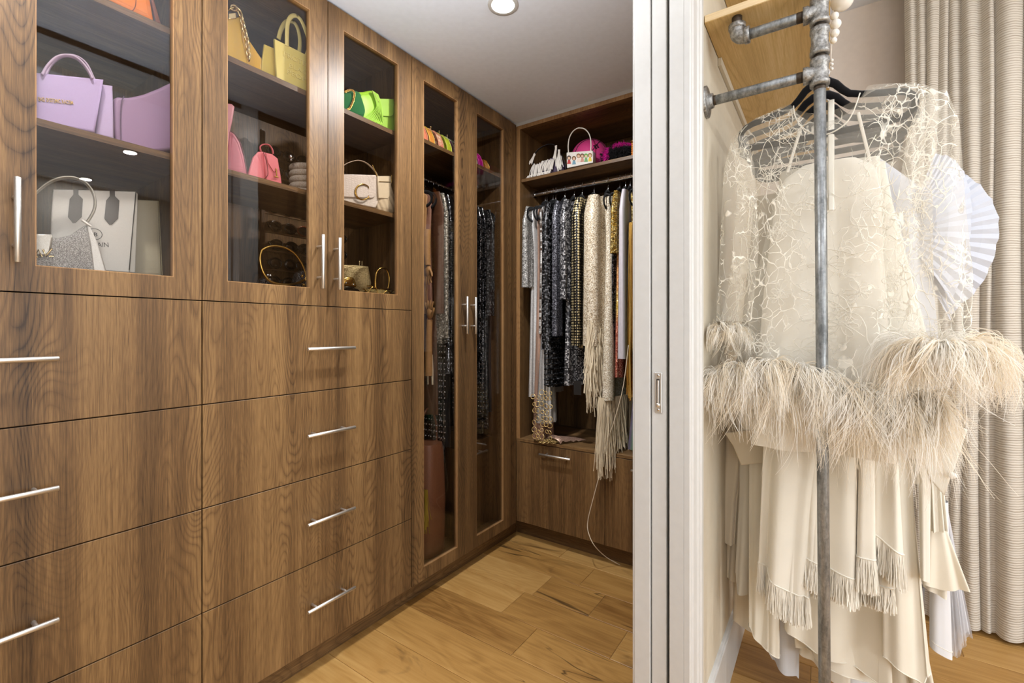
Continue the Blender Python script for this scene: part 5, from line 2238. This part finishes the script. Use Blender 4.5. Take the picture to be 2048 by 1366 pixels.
def panel(X, rows, th=.012, nfold=4, amp=.006, seed=0, hem=None, ncol=72, nrow=26, **kw):
    mb = MB()
    G = drape(mb, px_rows(X, rows, th), nfold, amp, seed, ncol, nrow, px_hem(X, rows[-1], hem) if hem else None, **kw)
    out = mb.moved(Matrix.Translation(Vector((X, 0, 0))) @ Matrix.Rotation(PI / 2, 4, 'Z'))
    Mx = Matrix.Translation(Vector((X, 0, 0))) @ Matrix.Rotation(PI / 2, 4, 'Z')
    hemline = [Mx @ Vector(p) for p in G[-1]]
    return out, hemline


def along(loop, n, front=None):
    """n random points along a closed loop, optionally only where x < front"""
    P = np.array([tuple(p) for p in loop])
    Q = np.roll(P, -1, 0)
    L = np.linalg.norm(Q - P, axis=1)
    c = np.cumsum(L) / L.sum()
    r = RNG.uniform(0, 1, n)
    i = np.searchsorted(c, r)
    i = np.minimum(i, len(P) - 1)
    w = RNG.uniform(0, 1, (n, 1))
    return P[i] * (1 - w) + Q[i] * w


def rack_hanger(X, label, scale=None):
    hang(Vector((X, YP, ZRAIL)), PI / 2, label, scale)


def feathers(roots, d0, length, droop=1.6, K=10, curl=.25, width=.0006):
    """soft plume strands: roots (N,3), d0 (N,3) first directions"""
    N = len(roots)
    L = length if np.ndim(length) else np.full(N, length)
    # strands grow in plumes: neighbours share a root and a bend
    m = 13
    idx = (np.arange(N) // m) * m
    roots = roots[idx] + RNG.normal(size=(N, 3)) * .0022
    L = L[idx] * RNG.uniform(.55, 1.12, N)
    d0 = d0[idx] + RNG.normal(size=(N, 3)) * .10 * np.linalg.norm(d0, axis=1, keepdims=True)
    d = d0 / (np.linalg.norm(d0, axis=1, keepdims=True) + 1e-9)
    P = np.zeros((N, K, 3))
    P[:, 0] = roots
    side = RNG.normal(size=(N, 3))[idx] * curl * 2.4 + RNG.normal(size=(N, 3)) * curl * .6
    g = np.array([0, 0, -1.0])
    for k in range(1, K):
        s = k / (K - 1)
        dd = d * (1 - s) + g * (droop * s) + side * (s * s)
        dd /= np.linalg.norm(dd, axis=1, keepdims=True) + 1e-9
        P[:, k] = P[:, k - 1] + dd * (L[:, None] / (K - 1)) + RNG.normal(size=(N, 3)) * .0008
    W = width * np.linspace(1.3, .35, K)[None, :] * RNG.uniform(.7, 1.6, (N, 1))
    return P, np.repeat(W, 1, 0) if W.shape == (N, K) else np.broadcast_to(W, (N, K))


M['feather_a'] = cloth('ivory_feather', (255, 251, 243), .8, 300, .3, .4)
M['feather_b'] = cloth('sand_feather', (249, 238, 219), .8, 300, .3, .4)

# ------------------------------------------------------------------ 1. lace dress, the front one
X1 = 1.50
ld = Thing('lace_dress', 'sheer cream lace dress with ostrich feather hem and cuffs, frontmost on the pipe rack', 'dress', 'cream dresses on the pipe rack')
RZ = Matrix.Translation(Vector((X1, 0, 0))) @ Matrix.Rotation(PI / 2, 4, 'Z')
b = MB()
G = drape(b, [(1.846, .0, .110, .014), (1.840, .0, .135, .022), (1.826, .002, .185, .030), (1.800, .002, .222, .036), (1.750, .004, .226, .042), (1.60, .006, .212, .046), (1.35, .014, .222, .052), (1.072, .027, .266, .066)], 6, .010, 41, 110, 44, hem=lambda q, st: .022 * q, start=.05, top=lambda x, st: -max(0.0, 1 - (x / .085) ** 2) * (.085 if st > 0 else .035))
ld.part('lace_layer', b.moved(RZ), M['lace'])
hemloop = [RZ @ Vector(p) for p in G[-1]]
b = MB()
drape(b, px_rows(X1, [(325, 1605, 1712), (345, 1570, 1748), (380, 1552, 1762), (560, 1528, 1770), (760, 1512, 1790), (905, 1500, 1800)], .018), 4, .008, 42, 90, 30)
ld.part('slip_lining', b.moved(RZ), M['slip'])
st = MB()
for pth in ([(1575, 345), (1588, 300), (1600, 262)], [(1745, 345), (1732, 290), (1716, 225)]):
    st.tube([at_x(u, v_, X1 - .004) for u, v_ in pth], .004, 6, flat=.3, ref=(0, 1, 0))
ld.part('strap', st, M['slip'])
nk = MB()
nk.tube(spline([at_x(u, v_, X1 - .030) for u, v_ in [(1587, 212), (1590, 232), (1602, 252), (1622, 266), (1645, 270), (1670, 262), (1694, 244), (1708, 220), (1720, 186)]], 5), .0032, 6, flat=.5, ref=(1, 0, 0))
ld.part('neckline_binding', nk, M['ivory'])
pk = MB()
pk.tube([at_x(1662, 200, X1 + .02), at_x(1662, 420, X1 - .0475)], .0075, 6, flat=.15, ref=(0, 1, 0))
ld.part('placket', pk, M['ivory'])
for nm, rows in (('right', [(1.782, -.212, .022, .030, .012), (1.70, -.205, .045, .034, .040), (1.50, -.196, .060, .036, .062), (1.34, -.205, .062, .036, .070), (1.195, -.214, .050, .034, .072)]), ('left', [(1.776, .212, .022, .030, .012), (1.68, .210, .040, .034, .040), (1.46, .208, .050, .034, .052), (1.245, .222, .046, .032, .050)])):
    b = MB()
    drape(b, rows, 4, .007, 44 + len(rows), 44, 26)
    ld.part('sleeve', b.moved(RZ), M['lace'])
# appliqued cords that stand proud of the net
cr = MB()
rk = random.Random(21)
Garr = np.array(G)


def on_body(a, s):
    """point on the lace surface; a = 0..1 over the front, s = 0..1 downwards"""
    m = Garr.shape[1]
    th = a * PI            # front half: sin >= 0 -> local +y
    c = th / (2 * PI) * m
    k = s * (Garr.shape[0] - 1)
    c0, k0 = int(c) % m, min(int(k), Garr.shape[0] - 2)
    fc, fk = c - int(c), k - k0
    P = lambda r, q: Vector(Garr[r, q % m])
    p = P(k0, c0).lerp(P(k0, c0 + 1), fc).lerp(P(k0 + 1, c0).lerp(P(k0 + 1, c0 + 1), fc), fk)
    return RZ @ p + Vector((-.0015, 0, 0))


for k in range(64):
    a, s = rk.uniform(.03, .97), rk.uniform(.06, .9)
    ang = rk.uniform(-PI, PI)
    pts = []
    cv = rk.uniform(-.5, .5)
    for q in range(rk.randint(9, 20)):
        if not (.01 < a < .99 and .04 < s < .985):
            break
        pts.append(on_body(a, s))
        a += .016 * math.cos(ang)
        s += .016 * math.sin(ang)
        ang += cv * .5 + rk.uniform(-.45, .45)
        if rk.random() < .12:
            cv = rk.uniform(-.8, .8)
    if len(pts) > 4:
        cr.tube(spline(pts, 2), .00075, 5)
for k in range(26):
    a, s = rk.uniform(.06, .94), rk.uniform(.1, .9)
    for q in range(6):
        ph = 2 * PI * q / 6 + rk.uniform(-.2, .2)
        R1 = rk.uniform(.020, .032)
        pts = []
        for j in range(9):
            w_ = PI * j / 8
            r_ = R1 * math.sin(w_)
            da = ph + .42 * math.cos(w_)
            pts.append(on_body(min(.99, max(.01, a + .8 * r_ * math.cos(da) / .5)), min(.99, max(.01, s + .8 * r_ * math.sin(da) / .6))))
        cr.tube(pts, .0007, 4)
ld.part('lace_cording', cr, M['ivory'], kind='stuff')

# feather trim of hem and cuffs
def trim(rootpx, X, n, lo, hi, up=.5, out=1.0, side=.35, spread_ends=True):
    P = spline([at_x(u, v_, X) for u, v_ in rootpx], 8)
    P = np.array([tuple(p) for p in P])
    c = (P[0] + P[-1]) / 2
    half = np.linalg.norm(P[-1] - P[0]) / 2
    i = RNG.uniform(0, len(P) - 1.001, n)
    i0 = i.astype(int)
    w = (i - i0)[:, None]
    R = P[i0] * (1 - w) + P[i0 + 1] * w + RNG.normal(size=(n, 3)) * np.array([.006, .003, .006])
    lat = (R[:, 1] - c[1]) / half
    d = np.stack([-out * RNG.uniform(.15, 1.1, n), side * RNG.normal(size=n) + lat * RNG.uniform(.1, .9, n) * (np.abs(lat) > .5), up * RNG.uniform(-.9, 1.1, n)], 1)
    return R, d, RNG.uniform(lo, hi, n)


hem_l = [(1428, 752), (1450, 742), (1500, 734), (1550, 732), (1600, 736), (1632, 748)]
hem_r = [(1648, 745), (1672, 766), (1710, 786), (1760, 792), (1820, 796), (1872, 792)]
for mat_, k_ in (('feather_a', 2000), ('feather_b', 1100)):
    q = MB()
    for path, n in ((hem_l, k_), (hem_r, int(k_ * 1.25))):
        R, d, L = trim(path, 1.435, n, .08, .185, .85)
        P, W = feathers(R, d, L, 2.1, 12, .28)
        q.strands(P, W)
    # sparser long plumes below
    R, d, L = trim([(1480, 770), (1560, 775), (1600, 780)], 1.44, k_ // 6, .14, .24, .1, .5)
    P, W = feathers(R, d, L, 2.4)
    q.strands(P, W)
    R, d, L = trim([(1680, 800), (1760, 830), (1850, 830)], 1.44, k_ // 4, .12, .21, .1, .5)
    P, W = feathers(R, d, L, 2.4)
    q.strands(P, W)
    ld.part('hem_feathers', q, M[mat_], kind='stuff')
    q = MB()
    for (u, v_, X, rx, n, lo, hi, upz) in ((1884, 690, 1.425, .048, int(k_ * 1.15), .09, .205, .75), (1452, 655, 1.455, .036, k_ // 3, .05, .095, .5)):
        cc = at_x(u, v_, X)
        a = RNG.uniform(0, 2 * PI, n)
        R = np.stack([cc.x + .034 * np.sin(a), cc.y + rx * np.cos(a), np.full(n, cc.z)], 1) + RNG.normal(size=(n, 3)) * .005
        d = np.stack([np.sin(a) * .8 - .25, np.cos(a) * 1.0, RNG.uniform(-.5, 1.0, n) * upz], 1) + RNG.normal(size=(n, 3)) * .25
        P, W = feathers(R, d, RNG.uniform(lo, hi, n), 2.0, 12, .30)
        P[:, :, 1] = np.minimum(P[:, :, 1], .283)
        q.strands(P, W)
    ld.part('cuff_feathers', q, M[mat_], kind='stuff')
ld.build()
rack_hanger(X1, 'black velvet hanger inside the sheer lace dress, frontmost on the pipe rack')
rack_hanger(1.585, 'black velvet hanger just behind the lace dress, its hump showing beside the steel upright', (.9, 1, 1))

# ------------------------------------------------------------------ 2. dress with fringed hem panels
t = Thing('fringed_dress', 'cream crepe dress with stepped hem panels ending in silky fringe', 'dress', 'cream dresses on the pipe rack')
X2 = 1.555
PAN = [([(700, 1530, 1640), (900, 1527, 1640), (1010, 1523, 1628), (1150, 1518, 1617)], [(1518, 1140), (1534, 1147), (1545, 1163), (1580, 1179), (1617, 1187)], .086, 0.0, 3),
       ([(700, 1612, 1722), (900, 1612, 1722), (1137, 1611, 1716)], [(1611, 1130), (1640, 1136), (1716, 1144)], .080, .006, 3),
       ([(700, 1718, 1750), (900, 1718, 1748), (1112, 1716, 1747)], [(1716, 1112), (1747, 1113)], .088, .010, 1),
       ([(700, 1742, 1800), (900, 1742, 1796), (1100, 1742, 1806)], [(1742, 1070), (1770, 1086), (1806, 1104)], .092, .014, 2),
       ([(700, 1600, 1790), (900, 1600, 1785), (1150, 1590, 1782)], [(1590, 1160), (1782, 1150)], .065, .034, 3)]
for k, (rows, hem, fl_, dx, nf) in enumerate(PAN):
    mb, loop = panel(X2 + dx, rows, .010, nf, .011, 50 + k, hem)
    pi_ = t.part('hem_panel', mb, M['cream'])
    fr = MB()
    P0 = along(loop, int(30 + 5200 * (abs(loop[0].y - loop[len(loop) // 2].y))))
    fringe_strands(fr, P0 + np.array([0, 0, .003]), fl_, .08, .006, .0010, 6, .003)
    t.part('fringe', fr, M['fringe_c'], pi_, kind='stuff')
    bd = MB()
    bd.tube([p + Vector((0, 0, .004)) for p in loop[::2]], .0022, 5, closed=True)
    t.part('hem_band', bd, M['ivory'], pi_)
mb, _ = panel(1.60, [(330, 1560, 1760), (500, 1545, 1765), (900, 1535, 1800)], .018, 4, .006, 58)
t.part('bodice', mb, M['cream'])
t.build()

# ------------------------------------------------------------------ 3. long satin dress
t = Thing('satin_dress', 'long cream satin dress with a sweeping bias hem, lowest and widest of the row', 'dress', 'cream dresses on the pipe rack')
X3 = 1.665
for k, (rows, hem, dx, nf, am) in enumerate((
        ([(700, 1500, 1560), (1000, 1500, 1556), (1290, 1501, 1553)], [(1501, 1262), (1508, 1278), (1525, 1292), (1553, 1303)], .0, 2, .011),
        ([(700, 1545, 1775), (1000, 1550, 1770), (1300, 1552, 1772)], [(1552, 1268), (1570, 1278), (1590, 1284), (1620, 1298), (1660, 1310), (1700, 1316), (1740, 1327), (1772, 1331)], .014, 4, .018),
        ([(700, 1760, 1820), (1000, 1766, 1830), (1330, 1770, 1864)], [(1770, 1323), (1800, 1335), (1848, 1359), (1852, 1340), (1864, 1336)], -.004, 2, .018),
        ([(700, 1560, 1780), (1000, 1560, 1790), (1340, 1600, 1865)], [(1600, 1335), (1700, 1350), (1780, 1362), (1865, 1372)], .05, 4, .020))):
    mb, loop = panel(X3 + dx, rows, .014, nf, am, 60 + k, hem)
    pi_ = t.part('skirt_panel', mb, M['satin'])
    bd = MB()
    bd.tube(loop[::2], .0018, 5, closed=True)
    t.part('hem_band', bd, M['satin'], pi_)
mb, _ = panel(1.70, [(330, 1560, 1750), (700, 1520, 1790), (760, 1515, 1800)], .016, 4, .006, 66)
t.part('bodice', mb, M['satin'])
t.build()
rack_hanger(X3, 'black velvet hanger third from the front of the pipe rack, under the satin dress')

# ------------------------------------------------------------------ 4. tan dress on the left
t = Thing('crepe_dress', 'sand coloured crepe dress falling in three steps against the beige wall', 'dress', 'cream dresses on the pipe rack')
for k, (rows, hem, X, m_) in enumerate((
        ([(760, 1452, 1510), (1000, 1448, 1475), (1088, 1446, 1470)], [(1446, 1076), (1452, 1084), (1470, 1087)], 1.75, 'tan_cloth'),
        ([(760, 1462, 1520), (1000, 1460, 1500), (1165, 1452, 1486)], [(1452, 1157), (1486, 1168)], 1.775, 'tan_cloth'),
        ([(760, 1478, 1530), (1000, 1480, 1525), (1190, 1472, 1513)], [(1472, 1150), (1476, 1188), (1513, 1184)], 1.735, 'cream'),
        ([(1000, 1470, 1530), (1200, 1468, 1530), (1262, 1468, 1522)], [(1468, 1246), (1482, 1256), (1522, 1260)], 1.80, 'tan_cloth'))):
    mb, loop = panel(X, rows, .014, 2, .008, 70 + k, hem)
    t.part('skirt_panel', mb, M[m_])
mb, _ = panel(1.76, [(380, 1510, 1720), (700, 1480, 1720), (780, 1460, 1720)], .016, 4, .006, 75)
t.part('bodice', mb, M['tan_cloth'])
t.build()
rack_hanger(1.76, 'black velvet hanger fourth from the front of the pipe rack, under the sand coloured dress')

# ------------------------------------------------------------------ 5. stiff cream jacket whose corners stick out
t = Thing('boxy_jacket', 'stiff cream jacket whose square hem corner sticks out past the feathers', 'jacket', 'cream dresses on the pipe rack')
P = [at_x(u, v_, 1.63) for u, v_ in [(1840, 800), (1897, 842), (1936, 860), (1912, 930), (1889, 992), (1860, 960), (1835, 900)]]
t.part('body', MB().puff(P, (-1, 0, 0), .012, .004), M['ivory'])
P = [at_x(u, v_, 1.63) for u, v_ in [(1448, 866), (1500, 860), (1640, 880), (1640, 935), (1585, 955), (1540, 925), (1482, 931), (1466, 892)]]
t.part('body', MB().puff(P, (-1, 0, 0), .012, .004), M['tan_cloth'])
mb, _ = panel(1.642, [(340, 1560, 1770), (600, 1500, 1820), (880, 1480, 1860)], .012, 3, .004, 77)
t.part('back', mb, M['ivory'])
t.part('button', MB().ball(at_x(1905, 951, 1.622), .0085, 14, 8, (.5, 1, 1)), plain((246, 244, 238), .3))
t.build()

# ------------------------------------------------------------------ 6. tiers on the right
t = Thing('tiered_gown', 'ivory gown with a pleated peplum and a flared satin tier at its right side', 'dress', 'cream dresses on the pipe rack')
for k, (rows, hem, X, m_, nf, am) in enumerate((
        ([(700, 1790, 1860), (960, 1838, 1862), (1160, 1842, 1860)], [(1842, 1158), (1860, 1162)], 1.645, 'ivory', 1, .003),
        ([(900, 1845, 1884), (960, 1852, 1886), (1062, 1856, 1895)], [(1856, 1064), (1895, 1056)], 1.72, 'ivory', 9, .004),
        ([(1000, 1850, 1885), (1060, 1854, 1893), (1176, 1846, 1934)], [(1846, 1174), (1880, 1179), (1934, 1171)], 1.74, 'satin', 2, .010),
        ([(1000, 1850, 1880), (1080, 1850, 1890), (1186, 1846, 1890)], [(1846, 1178), (1890, 1188)], 1.755, 'ivory', 2, .006))):
    mb, loop = panel(X, rows, .016, nf, am, 80 + k, hem)
    t.part('tier', mb, M[m_])
mb, _ = panel(1.73, [(360, 1600, 1770), (700, 1640, 1860), (960, 1700, 1880)], .014, 4, .006, 88)
t.part('bodice', mb, M['ivory'])
t.build()
t = Thing('white_trousers', 'white cotton trouser leg with a stitched hem hanging at the right of the rack', 'trousers', 'cream dresses on the pipe rack')
mb, loop = panel(1.80, [(1000, 1858, 1896), (1150, 1860, 1900), (1306, 1861, 1906)], .02, 1, .004, 90, [(1861, 1296), (1906, 1312)])
t.part('leg', mb, M['white_cloth'])
bd = MB()
bd.tube([p + Vector((0, 0, .022)) for p in loop[::2]], .0008, 4, closed=True)
t.part('hem_stitch', bd, M['ivory'])
t.build()
t = Thing('tulle_skirt', 'grey white tulle skirt showing at the far right of the cream dresses', 'skirt', 'cream dresses on the pipe rack')
for k in range(3):
    mb, loop = panel(1.84 + .02 * k, [(1000, 1870, 1892), (1060, 1880, 1902), (1285, 1888 + 4 * k, 1930 + 4 * k)], .03, 9, .008, 92 + k, [(1888, 1300), (1910, 1302), (1935, 1235 + 12 * k)])
    t.part('tulle_layer', mb, M['tulle'])
t.build()
t = Thing('lace_petticoat', 'white petticoat with a scalloped point hanging lowest near the baseboard', 'skirt', 'cream dresses on the pipe rack')
mb, loop = panel(1.85, [(1150, 1545, 1620), (1250, 1535, 1600), (1335, 1535, 1598)], .02, 3, .008, 96, [(1535, 1305), (1545, 1325), (1570, 1336), (1590, 1338), (1597, 1346)])
t.part('panel', mb, M['white_cloth'])
mb, loop = panel(1.80, [(1150, 1600, 1720), (1250, 1600, 1705), (1350, 1600, 1702)], .02, 3, .010, 97, [(1600, 1318), (1640, 1340), (1702, 1358)])
t.part('panel', mb, M['cream'])
mb, loop = panel(1.88, [(1150, 1660, 1850), (1250, 1665, 1850), (1380, 1665, 1850)], .03, 5, .014, 98, [(1665, 1385), (1740, 1370), (1850, 1392)])
t.part('panel', mb, M['white_cloth'])
t.build()
rack_hanger(1.85, 'black velvet hanger last on the pipe rack, nearest the back wall')

# ------------------------------------------------------------------ 7. white pleated blouse with fan sleeves
t = Thing('pleated_blouse', 'white blouse with two tiers of fan-pleated ruffle sticking out beside the curtain', 'blouse', 'cream dresses on the pipe rack')


def fan(X, origin, rim, npl, ampx):
    o = at_x(origin[0], origin[1], X)
    R = spline([at_x(u, v_, X) for u, v_ in rim], 8)
    mb = MB()
    n = npl * 2 + 1
    rows = []
    tot = len(R) - 1
    for side in (0, .0016):
        G_ = []
        for j in range(7):
            s = j / 6
            row = []
            for k in range(n):
                q = tot * k / (n - 1)
                a, w = int(q), q - int(q)
                p = R[a].lerp(R[min(a + 1, tot)], w)
                zz = ampx * (1 if k % 2 else -1) * s
                edge = 1 + .008 * math.sin(k * 1.7) * (s > .9)
                row.append(o + (p - o) * (s * edge) + Vector((zz + side - .030 * math.sin(s * PI), 0, 0)))
            G_.append(row)
        rows.append(G_)
    mb.loft(rows[0], caps=False, smooth=False, ringclosed=False)
    mb.loft([r[::-1] for r in rows[1]], caps=False, smooth=False, ringclosed=False)
    mb.loft([rows[0][-1], rows[1][-1]], caps=False, smooth=False, ringclosed=False)
    return mb


white_ruffle = cloth('white_pleats', (226, 229, 238), .75, 700, .1, .3)
t.part('ruffle_tier', fan(1.80, (1800, 470), [(1870, 308), (1892, 311), (1912, 322), (1930, 350), (1942, 395), (1943, 440), (1936, 500), (1924, 550), (1904, 602)], 17, .0022), white_ruffle)
t.part('ruffle_tier', fan(1.83, (1800, 480), [(1905, 330), (1935, 352), (1962, 372), (1986, 405), (1998, 445), (1994, 490), (1978, 540), (1950, 585), (1914, 616), (1900, 640)], 19, .0026), white_ruffle)
mb, _ = panel(1.79, [(330, 1600, 1760), (400, 1560, 1850), (700, 1560, 1880), (900, 1560, 1870)], .02, 5, .008, 99)
t.part('body', mb, white_ruffle)
t.build()
rack_hanger(1.80, 'black velvet hanger fifth from the front of the pipe rack, under the pleated blouse')

# ------------------------------------------------------------------ pearl strand over the shelf's edge
t = Thing('pearl_strand', 'strand of big cream pearls draped over the shelf edge behind the pipe', 'necklace')
pm = plain((250, 246, 238), .2, 0, .6)
for u, v_, r in ((1668, 6, 20), (1666, 33, 7.5), (1667, 50, 9.5), (1665.5, 68, 8), (1664.5, 82, 6), (1659, 122, 3), (1659, 130, 3), (1659, 139, 3)):
    X = 1.78
    p = at_x(u, v_, X)
    p.y = min(p.y, -.0065 - r * X / 1120)
    t.part('pearl', MB().ball(p, r * X / 1125.0, 16, 12), pm)
t.part('thread', MB().tube([at_x(1669, -40, 1.78), at_x(1666, 40, 1.78), at_x(1661, 145, 1.78)], .0008, 5), pm)
t.build()

# ------------------------------------------------------------------ curtain
def curtain_mat():
    t_ = NT('ribbed_linen')
    geo = t_.n('ShaderNodeNewGeometry')
    sp = t_.n('ShaderNodeSeparateXYZ')
    t_.l(geo.outputs['Position'], sp.inputs[0])
    nz = t_.noise(t_.coords('pos', (30, 30, 30)), 1, 3)
    nb = t_.noise(t_.coords('pos', (8, 8, 160)), 1, 2)
    z = t_.math('MULTIPLY_ADD', nz, .006, sp.outputs['Z'])
    s = t_.math('MULTIPLY_ADD', t_.math('SINE', t_.math('MULTIPLY', z, 2 * PI / .0094)), .5, .5)
    s = t_.math('MULTIPLY_ADD', nb, .5, t_.math('MULTIPLY', s, .75))
    t_.set(t_.ramp(s, [(.18, (164, 151, 134)), (.42, (200, 191, 177)), (.85, (217, 209, 197))]), .85, 0, .2)
    t_.p.inputs['Sheen Weight'].default_value = .2
    t_.bump(s, .4, .0025)
    return t_.m


M['curtain'] = curtain_mat()


def curtain(mb, marks, x0, zb, zt, seed):
    """marks = fold valleys in px (u) measured on plane x0"""
    rs = random.Random(seed)
    ys = [at_x(u, 660, x0).y for u in marks]
    prof = []
    for k in range(len(ys) - 1):
        n = 12
        d = min(.042, abs(ys[k + 1] - ys[k]) * .72) * rs.uniform(.75, 1.2)
        for j in range(n):
            s = j / n
            y = ys[k] + (ys[k + 1] - ys[k]) * s
            prof.append((y, -d * math.sin(PI * s ** (.7 if k % 3 else 1.25)) ** .75, k, s))
    prof.append((ys[-1], 0, len(ys) - 2, 1))
    rings = []
    for zi in range(15):
        s = zi / 14
        z = zb + (zt - zb) * s
        row = []
        for y, dx, k, q in prof:
            wob = .006 * math.sin(2.3 * k + 3.1 * s) * (1 - s) + .004 * math.sin(5.1 * k + 7 * s)
            zz = z + (dx * .0) * (1 - s)
            row.append((x0 + dx * (1.0 - .12 * s) + wob, y + wob, zz))
        rings.append(row)
    back = [[(p[0] + .004, p[1], p[2]) for p in row] for row in rings]
    mb.loft(rings, caps=False, ringclosed=False)
    mb.loft([r[::-1] for r in back], caps=False, ringclosed=False)
    mb.loft([rings[0], back[0]][::-1], caps=False, ringclosed=False)
    mb.loft([[r[0] for r in rings], [r[0] for r in back]], caps=False, ringclosed=False)
    return mb


t = Thing('curtain', 'floor length greige ribbed linen curtain gathered in folds at the right', 'curtain')
t.part('panel', curtain(MB(), [1810, 1831, 1850, 1878, 1899, 1924, 1960, 1986, 2046, 2120, 2170, 2240, 2320], 2.60, .018, 2.745, 4), M['curtain'])
t.build()
